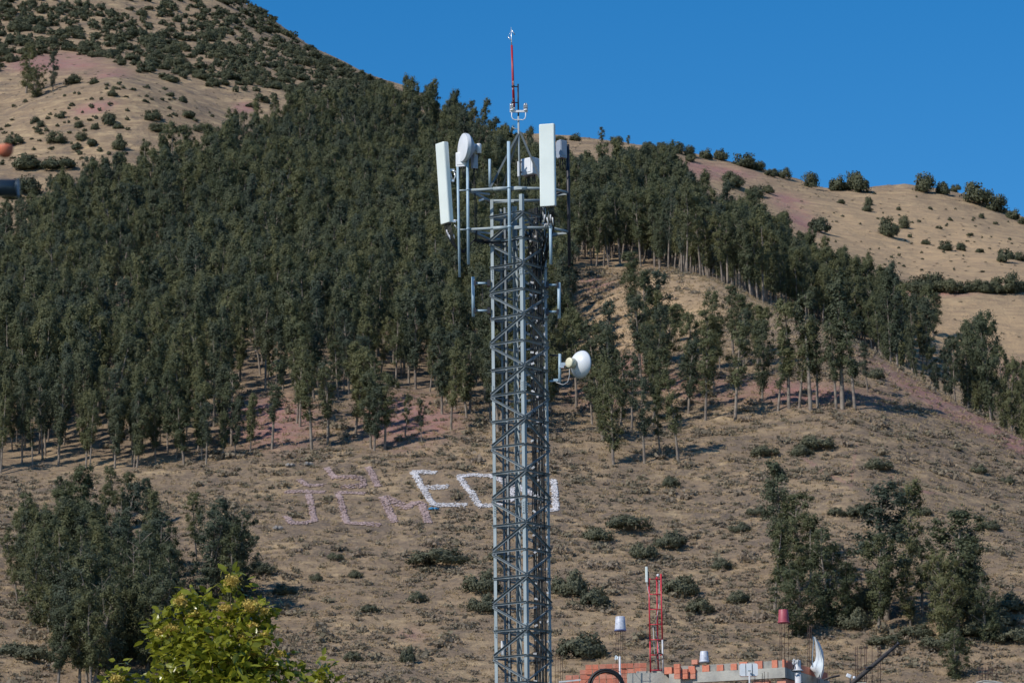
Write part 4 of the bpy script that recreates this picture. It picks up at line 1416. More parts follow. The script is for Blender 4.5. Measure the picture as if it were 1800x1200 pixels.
# remote radio boxes
def rru(label, x0, x1, y0, y1, dy, yaw, mat, depth=.14, cables=6, ln=.22, name='radio_box'):
    c = (T(x0, y0, dy) + T(x1, y1, dy)) / 2
    w, h = abs(x1 - x0) * S, abs(y1 - y0) * S
    t = thing(name, label, 'radio box', c - Vector((0, 0, h / 2)), 'radio boxes on the tower')
    M3 = rotz(yaw)
    wl = w / max(.3, abs(math.cos(R(yaw))) + depth / w * abs(math.sin(R(yaw))) * .8)
    MB().rbox(c, wl, depth, h, M3, .018, 3).build('housing', mat, t)
    fn = MB()
    for k in range(7):
        fn.box(c + M3 @ Vector((-wl * .4 + wl * .8 * k / 6, depth / 2 + .018, 0)), (.008, .035, h * .85), M3)
    fn.build('cooling_fin', mat, t)
    MB().box(c + M3 @ Vector((0, -depth / 2 - .006, h * .02)), (wl * .72, .012, h * .78), M3).build('front_cover', mat, t)
    cb = MB()
    for k in range(cables):
        p = c + M3 @ Vector((-wl * .38 + wl * .76 * k / max(1, cables - 1), 0, -h / 2 + .005))
        cb.tube([p, p + Vector((random.uniform(-.03, .03), 0, -ln * .5)), p + Vector((random.uniform(-.06, .06), random.uniform(-.05, .05), -ln))], .010, 5)
    cb.build('cable', M['black'], t)
    return t


rru('white radio box partly hidden behind the upper left dish', 801, 821, 268, 294, .40, -20, M['white2'], .12, 5, .3)
rru('radio box coloured bluish grey for shade below the cylindrical can, right of the upper left dish', 829, 840, 272, 297, .36, 28, M['grey'], .12, 3, .2)
rru('white radio box in the centre of the headframe with cables below it', 917, 948, 279, 309, -.15, -42, M['white2'], .30, 9, .25)
rru('finned radio box coloured grey for shade, half hidden behind the front facing panel antenna', 979, 996, 247, 279, .25, 35, M['grey'], .18, 5, .3)
sp = thing('splitter_box', 'slim white box clamped to the mast pole left of the central radio box', 'box', T(911.5, 311, .1))
MB().rbox((T(911.5, 284, .1) + T(911.5, 311, .1)) / 2, .06, .07, 27 * S, rotz(0), .02, 3).build('housing', M['white2'], sp)
mb = MB()
for y in (285, 303):
    mb.box(T(914, y, .07), (.12, .03, .03))
mb.build('clamp', M['darksteel'], sp)
jb = thing('junction_box', 'small white box seen through the lattice low on the tower', 'box', T(885, 1150, -.2))
MB().rbox((T(885, 1126, -.2) + T(885, 1150, -.2)) / 2, .11, .09, 24 * S, rotz(20), .015, 3).build('housing', M['white2'], jb)
MB().box(T(885, 1150, -.14), (.12, .02, .03)).build('clamp', M['steel'], jb)
# thin black drop cable with loops hanging by the left mount pipe
mb = MB()
for k in range(3):
    mb.tube([T(833.5 + k * 2, 290 + 30 * k, .3), T(834 + k * 2, 360, .3), T(834.5 + 2 * k, 400, .3), T(836 + k, 424, .3), T(845, 430, .25), T(862, 424, .1)], .009, 5)
single(mb, 'drop_cable', M['black'], 'thin black cables hanging straight down beside the left mount pipe', 'cable')
# tangle of black jumper cables running into the tower below the headframe
mb = MB()
for k in range(7):
    x = 920 + k * 5
    mb.tube([T(x, 405 + random.uniform(-6, 6), .3), T(x + random.uniform(-10, 10), 425, .25), T(x + random.uniform(-6, 16), 450, .1), T(944 + random.uniform(-6, 6), 480, .05), T(947 + random.uniform(-5, 5), 540 + 8 * k, -.05)], .013, 5)
for k in range(3):
    mb.tube([T(848, 421 + k, .2), T(870, 426 + k * 1.5, .3), T(900, 420 + k * 2, .35), T(925, 412 + k * 2, .3)], .013, 5)
single(mb, 'jumper_cables', M['black'], 'tangle of black cables running into the tower below the headframe', 'cable')
# small camera left of ring
cmr = thing('security_camera', 'small pale camera on a bracket under the upper headframe ring', 'camera', T(848, 353, .2))
MB().tube([T(842, 353, .25), T(850, 350, .2)], .03, 10).build('camera_body', M['white2'], cmr)
MB().tube([T(848, 352, .2), T(856, 349, .1)], .014, 6).build('bracket', M['steel'], cmr)

# side standoffs
for x, y0, y1, ax_, ya, yb, side, lab in [(832, 487, 557, 858, 498, 546, -1, 'short vertical pipe on two arms left of the tower, empty'), (983, 497, 560, 963, 501, 548, 1, 'short vertical pipe on two arms right of the tower, empty')]:
    r0 = thing('standoff_mount', lab, 'pipe mount', T(x, y1, .1), 'empty pipe mounts on the tower')
    a, b_ = T(x, y1, .1), T(x - .5, y0, .1)
    MB().tube([a, b_], .042, 14).build('pipe', pp, r0)
    for y in (ya, yb):
        e = T(ax_ - side * 1, y, .08)
        MB().tube([T(x + side * -4, y, .1), e], .03, 10).build('arm', pp, r0)
        MB().box(T(x - side * 3, y, .1), (.05, .13, .13)).box(T(ax_ - side * 1, y, .1), (.07, .16, .15)).build('clamp', M['darksteel'], r0)

# lower right dish seen from behind
pm = thing('standoff_mount', 'short vertical pipe carrying the lower white dish right of the tower', 'pipe mount', T(984, 673, .1), 'pipe mounts on the tower')
MB().tube([T(984, 673, .1), T(984, 622, .1)], .036, 12).build('pipe', pp, pm)
MB().tube([T(966, 624, .05), T(982, 625, .1)], .022, 8).build('arm', M['darksteel'], pm)
MB().tube([T(966, 670, .05), T(982, 669, .1)], .026, 8).box(T(977, 668, .1), (.12, .08, .06)).build('arm', pp, pm)
ax = Vector((.74, .66, -.02)).normalized()
dc = T(1020.5, 640.5, .05)
dr = thing('microwave_dish', 'white bowl shaped dish seen from behind, right of the tower shaft', 'dish', dc - Vector((0, 0, .35)), 'microwave dishes on the tower')
rr_ = 24.5 * S
MB().lathe([(-.20, .06), (-.19, rr_ * .42), (-.13, rr_ * .72), (-.05, rr_ * .94), (0, rr_), (.03, rr_ * 1.03), (.03, rr_ * .98), (-.04, rr_ * .9), (-.12, rr_ * .68), (-.175, rr_ * .38), (-.185, .05)], dc, ax, 44).build('reflector', M['white2'], dr)
MB().tube([dc - ax * .19, dc + ax * .02], .02, 8).build('feed_horn', M['silver'], dr)
MB().lathe([(-.215, .10), (-.225, .125), (-.36, .13), (-.375, .12), (-.385, .06)], dc + Vector((-.02, 0, .0)), ax, 26).build('radio_can', M['cream'], dr)
MB().box(T(991, 640, .1), (.16, .07, .08)).box(T(987, 645, .1), (.12, .1, .05)).build('bracket', M['silver'], dr)
MB().tube([T(1001, 648, .3), T(1001, 660, .28), T(998, 671, .25), T(990, 676, .2), T(981, 673, .15), T(970, 668, .05)], .008, 6).build('cable', M['tape'], dr)

# ------------------------------------------------------------------ unfinished brick building, lower right
YB = 133.0
KB = YB / F
def B(x, y, Y=YB):
    return atY(x, y, Y)
PC = B(1380, 1190)
ud = Vector((-.92, .39, 0)).normalized()        # along the left-hand face
vd = Vector((.39, .92, 0)).normalized()         # along the right-hand face
ZR = PC.z                                       # underside of the beam at the corner
MU = Matrix((ud, vd, Vector((0, 0, 1)))).transposed()
def U(u, v, z):
    return Vector((PC.x, PC.y, 0)) + ud * u + vd * v + Vector((0, 0, z))
hgt = ZR - .36
bd = thing('unfinished_building', 'unfinished building of orange brick and bare concrete below the red mast', 'building', U(4.5, 3, 0))
MB().box(U(4.5, 3.2, ZR - .95), (9.3, 6.6, .22), MU).build('roof_slab', M['concrete'], bd)
w_ = MB()
for f_ in range(5):
    z0 = f_ * hgt / 5
    z1 = z0 + hgt / 5 - .22
    w_.box(U(4.5, .16, (z0 + z1) / 2 - (.0)), (8.8, .22, z1 - z0), MU)
    w_.box(U(.16, 3.2, (z0 + z1) / 2), (.22, 6.0, z1 - z0), MU)
    w_.box(U(8.8, 3.2, (z0 + z1) / 2), (.22, 6.0, z1 - z0), MU)
w_.build('wall', M['brick'], bd)
sl = MB()
for f_ in range(1, 5):
    sl.box(U(4.5, 3.2, f_ * hgt / 5 - .11), (9.1, 6.4, .22), MU)
sl.build('floor_slab', M['concrete'], bd)
# parapet: concrete beam, then a course of bricks in mortar on top
zb1 = B(1380, 1172).z
zb2 = B(1380, 1158.5).z
MB().box(U(2.15, .125, (ZR + zb1) / 2), (4.3, .25, zb1 - ZR), MU).build('parapet_beam', M['concrete'], bd)
MB().box(U(.12, 2.6, (ZR + zb1) / 2), (.24, 4.6, zb1 - ZR - .01), MU).build('parapet_beam', M['concrete'], bd)
MB().box(U(2.08, .14, (zb1 + zb2) / 2 - .008), (4.08, .18, zb2 - zb1 - .016), MU).build('mortar_bed', M['mortar'], bd)
cr = MB()
u_ = .005
k = 0
for wbr in (.10, .22, .0, .30, .0, .30, .24, .0, .26, .0, .28, .0, .26, .0, .25, .30):
    if wbr == 0:
        u_ += .17
        continue
    dz = .0 if u_ < 1.4 else -.03 - .01 * (k % 3)
    MB().box(U(u_ + wbr / 2, .115, (zb1 + zb2) / 2 + dz * .5 + .004), (wbr - .02, .23, zb2 - zb1 + dz), MU).build('parapet_brick', M['brick'], bd)
    u_ += wbr + (.16 if k in (0, 1) else .09)
    k += 1
MB().box(U(.115, 2.5, (zb1 + zb2) / 2), (.22, 4.4, zb2 - zb1 - .004), MU).build('brick_course', M['brick'], bd)
# infill under the beam: brick piers and dark opening
inf = MB()
for u0, u1 in ((-.0, .34), (.62, 1.22), (3.2, 3.9)):
    for j in range(4):
        nb = max(1, round((u1 - u0) / .28))
        for i in range(nb):
            wl = (u1 - u0) / nb
            inf.box(U(u0 + (i + .5) * wl, .2, ZR - .13 - .2 * j), (wl - .02, .2, .18), MU)
inf.build('brick_pier', M['brick2'], bd)
MB().box(U(2.2, 1.2, ZR - .5), (3.4, .1, .9), MU).build('inner_wall', M['mortar'], bd)
MB().box(U(.14, 2.5, ZR - .46), (.2, 4.6, .88), MU).build('side_wall', M['brick'], bd)
zs = ZR - .84                                    # top of the roof slab
# concrete pedestal carrying the mast
pt = B(1150, 1184, 135.6)
ped = MB()
top = []
MBp = MB().box(Vector((B(1150, 1184, 135.6).x, 135.6, (pt.z + zs) / 2)), (1.9, .8, pt.z - zs), None)
MBp.box(Vector((B(1146, 1182, 135.5).x, 135.6, pt.z + .03)), (1.1, .5, .1))
MBp.build('pedestal', M['concrete'], bd)


def brickmesh():
    bm = bmesh.new()
    w, d, h = .216, .13, .166
    # box with three shallow grooves on the long faces and round holes suggested on the ends
    mb = MB()
    n = 4
    for k in range(n):
        hh = h / n
        mb.box((0, 0, hh * (k + .5)), (w, d - .000, hh * .86))
        if k < n - 1:
            mb.box((0, 0, hh * (k + 1)), (w - .008, d - .008, hh * .16))
    me = bpy.data.meshes.new('brick')
    me.from_pydata(mb.v, [], mb.f)
    me.materials.append(M['brick'])
    return me


bme = brickmesh()
bme2 = bme.copy(); bme2.materials[0] = M['brick2']
def brick(P, yaw, label, group, end=False):
    o = bpy.data.objects.new('hollow_brick', bme if random.random() < .55 else bme2)
    COL.objects.link(o)
    o.location = P
    o.rotation_euler = (0, 0, yaw)
    return tag(o, label, 'brick', group)


cols = [(1000, 1186), (1012, 1186), (1025, 1179), (1035, 1167), (1047, 1166), (1059, 1168), (1071, 1166), (1083, 1168), (1096, 1165), (1108, 1161), (1120, 1162), (1131, 1168)]
yw = math.atan2(ud.y, ud.x)
nbk = 0
for ci, (cx_, ty) in enumerate(cols):
    Yc = 136.2 + .004 * (1140 - cx_)
    bz = zs
    topz = B(cx_, ty, Yc).z
    nrow = max(1, round((topz - bz) / .178))
    for j in range(nrow):
        p = B(cx_, ty, Yc)
        jx = random.uniform(-.012, .012)
        lab, g = (('orange hollow brick in the low pile next to the tower foot', 'bricks of the low pile') if cx_ < 1020 else ('orange hollow brick stacked on the roof behind the black hose coil', 'bricks stacked behind the hose coil'))
        brick((p.x + jx, Yc + random.uniform(-.03, .03), bz + j * .178), random.uniform(-.05, .05), lab, g)
for x, y, lab in [(1222.5, 1157, 'single orange brick lying on top of the parapet beside the white container'), ]:
    p = B(1222.5, 1166, YB + 1.05)
    brick((p.x, U(3.1, .115, 0).y, B(1222, 1167, U(3.1, .115, 0).y).z - .0), yw, lab, None)
for k in range(3):
    p = B(1186 + k * 14, 1180, YB + 1.6)
    for j in range(2 if k else 3):
        brick((B(1190 + k * 13.5, 1170, U(4.0, .0, 0).y).x, U(4.0, -.0, 0).y + .02 * k - .3, B(1190, 1190, U(4, 0, 0).y - .3).z + .178 * j - .05), yw + math.pi, 'orange brick piled at the left end of the parapet', 'bricks at the parapet end')

# white container on the parapet
def bucket(label, x, y0, y1, r0, r1, Y, body, rim, name='bucket', grp=None, text=None):
    """upturned: rim at the bottom"""
    pb = B(x, y1, Y); pt_ = B(x, y0, Y)
    h = pt_.z - pb.z
    t = thing(name, label, 'bucket', pb, grp)
    MB().lathe([(0.01, r1), (.03, r1), (h * .97, r0), (h, r0 * .94)], pb, (0, 0, 1), 30).build('body', body, t)
    MB().lathe([(-.012, r1 * 1.06), (.04, r1 * 1.06), (.045, r1 * 1.01)], pb, (0, 0, 1), 30, True, True, False).build('rim', rim, t)
    if text:
        cu = bpy.data.curves.new('lettering', 'FONT')
        cu.body = text
        cu.size = .12
        cu.extrude = .002
        cu.align_x = 'CENTER'
        to = bpy.data.objects.new('lettering', cu)
        COL.objects.link(to)
        bpy.context.view_layer.update()
        dg = bpy.context.evaluated_depsgraph_get()
        me = bpy.data.meshes.new_from_object(to.evaluated_get(dg))
        bpy.data.objects.remove(to)
        rr = r0 * 1.05 + .004
        for v in me.vertices:                     # wrap the letters round the body
            a = v.co.x / rr - .1
            x_, y_, z_ = v.co
            v.co = (math.sin(a) * (rr + z_), -math.cos(a) * (rr + z_), h * .42 + y_)
        me.materials.clear(); me.materials.append(M['ink'])
        o = bpy.data.objects.new('lettering', me)
        COL.objects.link(o); o.parent = t
    return t


bucket('white plastic container upside down on top of the brick parapet', 1238, 1144, 1163, .135, .165, U(2.9, .1, 0).y, M['bucketw'], M['bucketw'])
bucket('stained white and blue bucket upturned over rebar behind the hose coil', 1090.5, 1083, 1108, .165, .20, 134.6, M['bucketw'], M['bluetrim'], text='CPP')
bucket('red bucket upturned over the rebar at the parapet corner', 1377.5, 1071, 1094, .165, .195, 133.4, M['bucketr'], M['bucketr'])


def rebars(label, pts, top, bot, Y, r=.009, ties=(), grp='rebar left standing on the roofs', lean=0, tie_r=None):
    base = B(sum(pts) / len(pts), bot, Y)
    t = thing('rebar_column', label, 'rebar', base, grp)
    tops = []
    for k, x in enumerate(pts):
        dy = .12 * math.cos(k * 2.4)
        a, b_ = B(x, bot, Y + dy), B(x + lean, top + random.uniform(-2, 2), Y + dy)
        MB().tube([a, b_], r, 6).build('bar', M['rust'], t)
    for ty in ties:
        mb = MB()
        q = [B(x, ty, Y + .12 * math.cos(k * 2.4)) for k, x in enumerate(sorted(pts))]
        q0 = [B(min(pts) - 1, ty, Y - .14), B(max(pts) + 1, ty, Y - .14), B(max(pts) + 1, ty, Y + .14), B(min(pts) - 1, ty, Y + .14), B(min(pts) - 1, ty, Y - .14)]
        mb.tube(q0, r * .9, 5)
        mb.build('stirrup', M['rust'], t)
    return t


rebars('thin rebar bundle under the white and blue bucket', [1083, 1086.5, 1091, 1095, 1098.5], 1103, 1212, 134.6, ties=(1140, 1185))
rebars('rebar bundle under the red bucket at the parapet corner', [1371, 1374, 1379, 1386], 1088, 1160, 133.4, ties=(1130,))
rebars('tall rusty rebars standing left of the white sheet', [1420, 1423, 1426], 1100, 1190, 137.5, .011)
rebars('short rebar tips in front of the parapet beam', [1327, 1340, 1343.5, 1350], 1180, 1225, 131.6, .010, ties=(1214,))
rebars('faint rebars rising beside the foot of the lattice tower', [976, 981, 985, 989], 1150, 1225, 138.0, .010, ties=(1180,))
# building behind, its roof line just under the picture
b2 = thing('concrete_building', 'concrete building with rusty rebar standing on its roof', 'building', B(1640, 1230, 141) * 1)
b2['_o'] = (B(1640, 1230, 141).x, 141, 0); b2.location = b2['_o']
zr2 = B(1640, 1206, 141).z
cxx = B(1640, 1206, 141).x
MB().box((cxx, 143, zr2 - .12), (6.8, 6, .24)).build('roof_slab', M['concrete'], b2)
MB().box((cxx, 143, (zr2 - .24) / 2), (6.4, 5.6, zr2 - .24)).build('wall', M['brick'], b2)
for dx in (-2.7, 2.0):
    MB().box((cxx + dx, 140.6, zr2 + .06), (.4, .4, .12)).build('column_stub', M['concrete'], b2)
rebars('rusty rebar cluster with the dark leaning pole crossing it', [1504, 1507, 1513.5, 1520, 1523, 1533, 1543.5, 1547.5], 1136, 1208, 140.6, .013, ties=(1176,), lean=0)
rebars('ring of rebar with stirrups at the far right roof', [1721, 1727, 1732, 1737, 1744, 1751], 1171, 1210, 140.6, .013, ties=(1177, 1183))
mb = MB().box(B(1742, 1202, 139.9), (.8, .3, .1)).tube([B(1716, 1199, 139.8), B(1730, 1196, 139.8), B(1748, 1197, 139.8), B(1766, 1201, 139.8)], .03, 8)
single(mb, 'cement_heap', M['concrete'], 'pale heap of cement at the foot of the far right rebar ring', 'heap')

# red lattice mast
mast = thing('radio_mast', 'slim red and white triangular lattice mast on the brick roof', 'mast', B(1154, 1182, 135.5))
LEG = [(1143.5, 1140.8, 135.2), (1165.5, 1161.5, 135.2), (1157, 1154.5, 135.75)]
for i, (xb, xt, Y) in enumerate(LEG):
    a, b_ = B(xb, 1181, Y), B(xt, 1013 if i else 1017, Y)
    if i == 1:
        b_ = B(xt + .3, 1008, Y)
    MB().tube([a, a.lerp(b_, .33)], .028, 8).build('leg', M['red'] if i != 1 else M['pvc'], mast)
    MB().tube([a.lerp(b_, .33), b_], .028, 8).build('leg', M['red'], mast)
for y in (1017, 1044, 1070.5, 1097, 1123.5, 1150.5, 1177):
    f = (1181 - y) / 168
    q = [B(xb + (xt - xb) * f, y, Y) for xb, xt, Y in LEG]
    mb = MB()
    for a, b_ in ((0, 1), (1, 2), (2, 0)):
        if y == 1150.5 and (a, b_) == (0, 1):
            mb.tube([q[0], q[0].lerp(q[1], .5)], .022, 6)
        else:
            mb.tube([q[a], q[b_]], .022, 6)
    mb.build('cross_brace', M['red'], mast)
sa = thing('sector_antenna', 'narrow white sector antenna at the top of the red mast', 'antenna', B(1137.5, 1023, 135))
MB().rbox((B(1136, 995, 135.0) + B(1137, 1023, 135.0)) / 2, .09, .06, 28 * KB, rotz(0), .02, 3).build('radome', M['white'], sa)
MB().tube([B(1140.5, 1030, 135.05), B(1140, 1004, 135.05)], .016, 8).build('bracket', M['darksteel'], sa)
MB().tube([B(1137, 1023, 135), B(1138.5, 1036, 135), B(1142, 1046, 135), B(1143, 1053, 135.1)], .009, 6).build('cable', M['tape'], sa)
ca = thing('security_camera', 'small white dome camera on the top of the red mast', 'camera', B(1156.5, 1013, 135.5))
MB().lathe([(0, .035), (.04, .05), (.07, .05), (.09, .03)], B(1156.5, 1013, 135.5), (0, 0, 1), 16).build('dome', M['white2'], ca)
MB().lathe([(-.01, .03), (.0, .036)], B(1156.5, 1013, 135.5), (0, 0, 1), 12).build('lens', M['ink'], ca)
mb = MB().tube([B(1158.5, 1020, 135.3), B(1159, 1032, 135.3), B(1158.5, 1060, 135.35), B(1152, 1100, 135.4), B(1158, 1140, 135.4), B(1161, 1180, 135.3)], .012, 6)
mb.tube([B(1148, 1100, 135.4), B(1150, 1140, 135.4), B(1155, 1178, 135.4)], .01, 6)
single(mb, 'mast_cable', M['tape'], 'pale cables running down inside the red mast', 'cable')
mb = MB()
for k in range(3):
    c = B(1160, 1153.5, 135.0)
    mb.tube([c + Vector((math.cos(t_) * (.105 + .012 * k), -.02 * k, math.sin(t_) * (.105 + .012 * k))) for t_ in np.linspace(0, 6.283, 25)], .012, 6, cap=False)
single(mb, 'cable_coil', M['timber'], 'small dark ring of coiled cable tied to the red mast', 'coil')
# black hose coil
mb = MB()
for k in range(9):
    c = B(1065.5 + random.uniform(-1, 1), 1205 + random.uniform(-1.5, 1.5), 132.9 + .03 * k)
    rr = random.uniform(.47, .60)
    mb.tube([c + Vector((math.cos(t_) * rr * 1.05, math.sin(t_) * .06, math.sin(t_) * rr)) for t_ in np.linspace(0, 6.283, 41)], .024, 7, cap=False)
single(mb, 'hose_coil', M['black'], 'big coil of black hose standing in front of the stacked bricks', 'coil')
mb = MB().tube([B(1024, 1204, 133), B(1038, 1190, 133), B(1052, 1179, 133), B(1075, 1174, 133.1), B(1090, 1180, 133.2)], .008, 6)
single(mb, 'loose_cable', M['black'], 'thin loose cable arching over the black hose coil', 'cable')
# white bar, small pvc pipe, rags
mb = MB().box((B(982, 1198, 134) + B(1021, 1194, 134)) / 2, ((1021 - 982) * KB, .06, .05), Matrix.Rotation(R(-5), 3, 'Y'))
single(mb, 'metal_bar', M['pvc'], 'pale metal bar lying at the foot of the lattice tower', 'bar')
pv = thing('pvc_pipe', 'thin white plastic pipe standing in front of the stacked bricks', 'pipe', B(1090, 1212, 133.8))
MB().tube([B(1090, 1212, 133.8), B(1089.5, 1153, 133.8)], .035, 12).build('pipe', M['pvc'], pv)
MB().tube([B(1090, 1188, 133.8), B(1090, 1183, 133.8)], .044, 12).build('coupling', M['pvc'], pv)
def rag(c, s, label, mat, name='plastic_scrap'):
    bm = bmesh.new()
    bmesh.ops.create_grid(bm, x_segments=10, y_segments=10, size=.5)
    for v in bm.verts:
        x_, y_ = v.co.x, v.co.y
        v.co = Vector((x_ * s[0] + .1 * s[0] * math.sin(y_ * 9), .12 * s[0] * math.sin(x_ * 11 + y_ * 5), y_ * s[1] + .15 * s[1] * math.cos(x_ * 8))) + Vector(c)
    mb = MB()
    ref = [v.co.copy() for v in bm.verts]; fs = [tuple(v.index for v in f.verts) for f in bm.faces]
    bm.free()
    n = len(ref)
    mb.add(ref + [p + Vector((0, .006, 0)) for p in ref], fs + [tuple(i + n for i in reversed(f)) for f in fs], True)
    return single(mb, name, mat, label, 'plastic scrap')
rag(B(1083.5, 1155, 133.9), (.12, .14), 'scrap of white plastic tied to the thin rebars', M['tarp'])
# grey tarp heap beside the pedestal
bm = bmesh.new()
bmesh.ops.create_grid(bm, x_segments=14, y_segments=8, size=.5)
P0 = B(1186, 1188, 135)
mbt = MB()
vv = []
for v in bm.verts:
    x_, y_ = v.co.x, v.co.y
    vv.append(P0 + Vector((x_ * .75, y_ * .5, .06 * math.sin(x_ * 12 + y_ * 6) + .05 * math.cos(y_ * 14) - x_ * .28)))
ff = [tuple(v.index for v in f.verts) for f in bm.faces]
bm.free()
mbt.add(vv + [p - Vector((0, 0, .01)) for p in vv], ff + [tuple(i + len(vv) for i in reversed(f)) for f in ff], True)
single(mbt, 'tarpaulin', M['timber'], 'dark crumpled tarpaulin sloping off the concrete pedestal', 'tarpaulin')

# white grooved antenna box on a pole in front of the beam
ab = thing('box_antenna', 'rounded white antenna with two dark grooves in front of the parapet', 'antenna', B(1318, 1230, 131.3))
cc = (B(1316, 1165.5, 131.3) + B(1316, 1188, 131.3)) / 2
for x0, x1 in ((1300, 1310.2), (1311.4, 1321.4), (1322.6, 1332)):
    w = (x1 - x0) * KB * .985
    c_ = Vector((B((x0 + x1) / 2, 1176, 131.3).x, 131.3 + (0 if x0 == 1311.4 else .015), cc.z))
    if x0 == 1311.4:
        MB().box(c_, (w, .22, 22 * KB)).build('centre_shell', M['white2'], ab)
    else:
        sgn = -1 if x0 < 1305 else 1
        pts = []
        hh = 11 * KB
        prof = [(-w / 2 * sgn * -1 * -1, 0)]
        n = 8
        poly = [(-sgn * w / 2, -hh), (-sgn * w / 2, hh)] + [(sgn * (w / 2 - .07 + .07 * math.sin(t_)), hh - .07 + .07 * math.cos(t_)) for t_ in np.linspace(0, math.pi / 2, n)] + [(sgn * (w / 2 - .07 + .07 * math.cos(t_)), -hh + .07 - .07 * math.sin(t_)) for t_ in np.linspace(0, math.pi / 2, n)]
        m_ = len(poly)
        vs = [c_ + Vector((x_, -.1, z_)) for x_, z_ in poly] + [c_ + Vector((x_, .1, z_)) for x_, z_ in poly]
        MB().add(vs, [tuple(range(m_)), tuple(reversed(range(m_, 2 * m_)))] + [(i, (i + 1) % m_, (i + 1) % m_ + m_, i + m_) for i in range(m_)]).build('end_shell', M['white2'], ab)
MB().box(cc + Vector((0, .0, 0)), (30 * KB, .14, 20 * KB)).build('core', M['ink'], ab)
MB().tube([B(1318, 1260, 131.1), B(1317.3, 1180, 131.1)], .028, 10).build('pole', M['pvc'], ab)
MB().box(B(1317.5, 1178, 131.1), (.1, .06, .04)).build('clamp', M['steel'], ab)
ar = MB().tube([B(1318, 1250, 131.1), U(1.25, .0, B(1318, 1250, 131.1).z)], .025, 8)
ar.build('wall_arm', M['steel'], ab)

# white vent pipe with collar at the right of the corner
vp = thing('vent_pipe', 'thick white pipe with flared collar beside the dark side wall', 'pipe', Vector((B(1402.5, 1190, 132.6).x, 132.6, 0)))
pz = B(1402.5, 1177, 132.6)
MB().tube([Vector((pz.x, 132.6, 0)), Vector((pz.x, 132.6, pz.z + .02))], .108, 24).build('pipe', M['pvc'], vp)
MB().lathe([(-.05, .125), (-.03, .125)], pz, (0, 0, 1), 24).build('gasket', M['ink'], vp)
MB().lathe([(-.03, .19), (-.015, .19), (.03, .13), (.06, .11), (.30, .105), (.34, .095)], pz, (0, 0, 1), 24).build('collar', M['pvc'], vp)
MB().tube([B(1404, 1163, 132.5), B(1403, 1158, 132.5), B(1401.5, 1167, 132.45)], .014, 6).build('handle', M['pvc'], vp)
rag(B(1396.5, 1162, 132.5), (.16, .16), 'torn grey plastic bag caught on the thick white pipe', M['tape'])
mb = MB().tube([B(1396, 1168, 132.5), B(1394.5, 1173, 132.45), B(1391, 1177, 132.45), B(1393, 1179, 132.4), B(1400, 1178, 132.4)], .022, 8)
single(mb, 'cable_loop', M['black'], 'black cable loop hanging from the thick white pipe', 'cable')

# white plastic sheet hung on the roof, folded like a sail
sh = MB()
def sheet(poly, Y0, Y1, n=10):
    """poly: (left px, right px, y) rows; billows towards the viewer"""
    vs, fs = [], []
    m = 9
    for (xl, xr, y, bulge) in poly:
        for i in range(m):
            t_ = i / (m - 1)
            p = B(xl + (xr - xl) * t_, y, Y0 + (Y1 - Y0) * t_)
            p.y -= bulge * math.sin(math.pi * t_)
            vs.append(p)
    for j in range(len(poly) - 1):
        for i in range(m - 1):
            a = j * m + i
            fs.append((a, a + 1, a + m + 1, a + m))
    k = len(vs)
    vs2 = [p + Vector((.003, .012, 0)) for p in vs]
    sh.add(vs + vs2, fs + [tuple(q_ + k for q_ in reversed(f)) for f in fs], True)
sheet([(1430.5, 1433, 1118.5, .0), (1433, 1437.5, 1128, .03), (1434, 1442, 1142, .06), (1434.5, 1444.5, 1152, .09), (1433, 1447, 1160, .14), (1427, 1447, 1168, .18), (1422.5, 1446, 1175.5, .16), (1430, 1444, 1181, .1), (1435, 1442, 1190, .04)], 135.6, 135.0)
sheet([(1433, 1434, 1121, 0), (1437, 1441, 1130, -.05), (1441, 1447, 1145, -.08), (1444, 1448.5, 1158, -.1), (1445, 1448.5, 1170, -.1), (1443, 1448, 1180, -.06), (1437, 1444, 1192, -.02)], 135.02, 136.0)
sheet([(1428.6, 1430.8, 1118, 0), (1429, 1431, 1130, 0), (1427.6, 1429.2, 1145, 0), (1427, 1428.4, 1160, 0), (1427.5, 1430, 1172, 0)], 135.05, 135.1)
single(sh, 'plastic_sheet', M['tarp'], 'white plastic sheet folded upright like a sail on the roof', 'sheet')
mb = MB().tube([B(1437, 1215, 135.6), B(1434.5, 1122, 135.6)], .012, 6).tube([B(1440, 1200, 135.4), B(1438, 1172, 135.4)], .012, 6)
single(mb, 'support_stick', M['timber'], 'thin dark stick holding up the white plastic sheet', 'stick')

# dark pole leaning diagonally
lp = thing('leaning_pole', 'dark pole slanting up to the right in front of rusty rebar', 'pole', B(1478, 1222, 134.5))
MB().tube([B(1478, 1222, 134.5), B(1503, 1196, 134.5), B(1577, 1132.5, 134.5)], [.09, .085, .055], 12).build('shaft', M['timber'], lp)
MB().tube([B(1577, 1132.5, 134.5), B(1580.5, 1129.5, 134.5)], .062, 12).build('end_fitting', M['darksteel'], lp)
MB().tube([B(1520, 1172.5, 134.4), B(1533, 1171, 134.4)], .025, 8).build('cross_pin', M['darksteel'], lp)
MB().tube([B(1578.5, 1129, 134.5), B(1577.5, 1126.5, 134.5)], .02, 6).build('hook', M['darksteel'], lp)
fl = thing('floodlight', 'small white floodlight head near the foot of the leaning pole', 'floodlight', B(1495, 1204, 133.9))
MB().rbox(B(1492, 1187, 133.9), .18, .1, .12, Matrix.Rotation(R(25), 3, 'Y'), .03, 3).build('housing', M['white2'], fl)
MB().tube([B(1495, 1206, 133.9), B(1494.5, 1192, 133.9)], .02, 8).build('post', M['darksteel'], fl)
MB().lathe([(0, .02), (.03, .05), (.09, .05), (.11, .02)], B(1501.5, 1193, 133.9), (0, 0, 1), 14).build('sensor', M['white2'], fl)
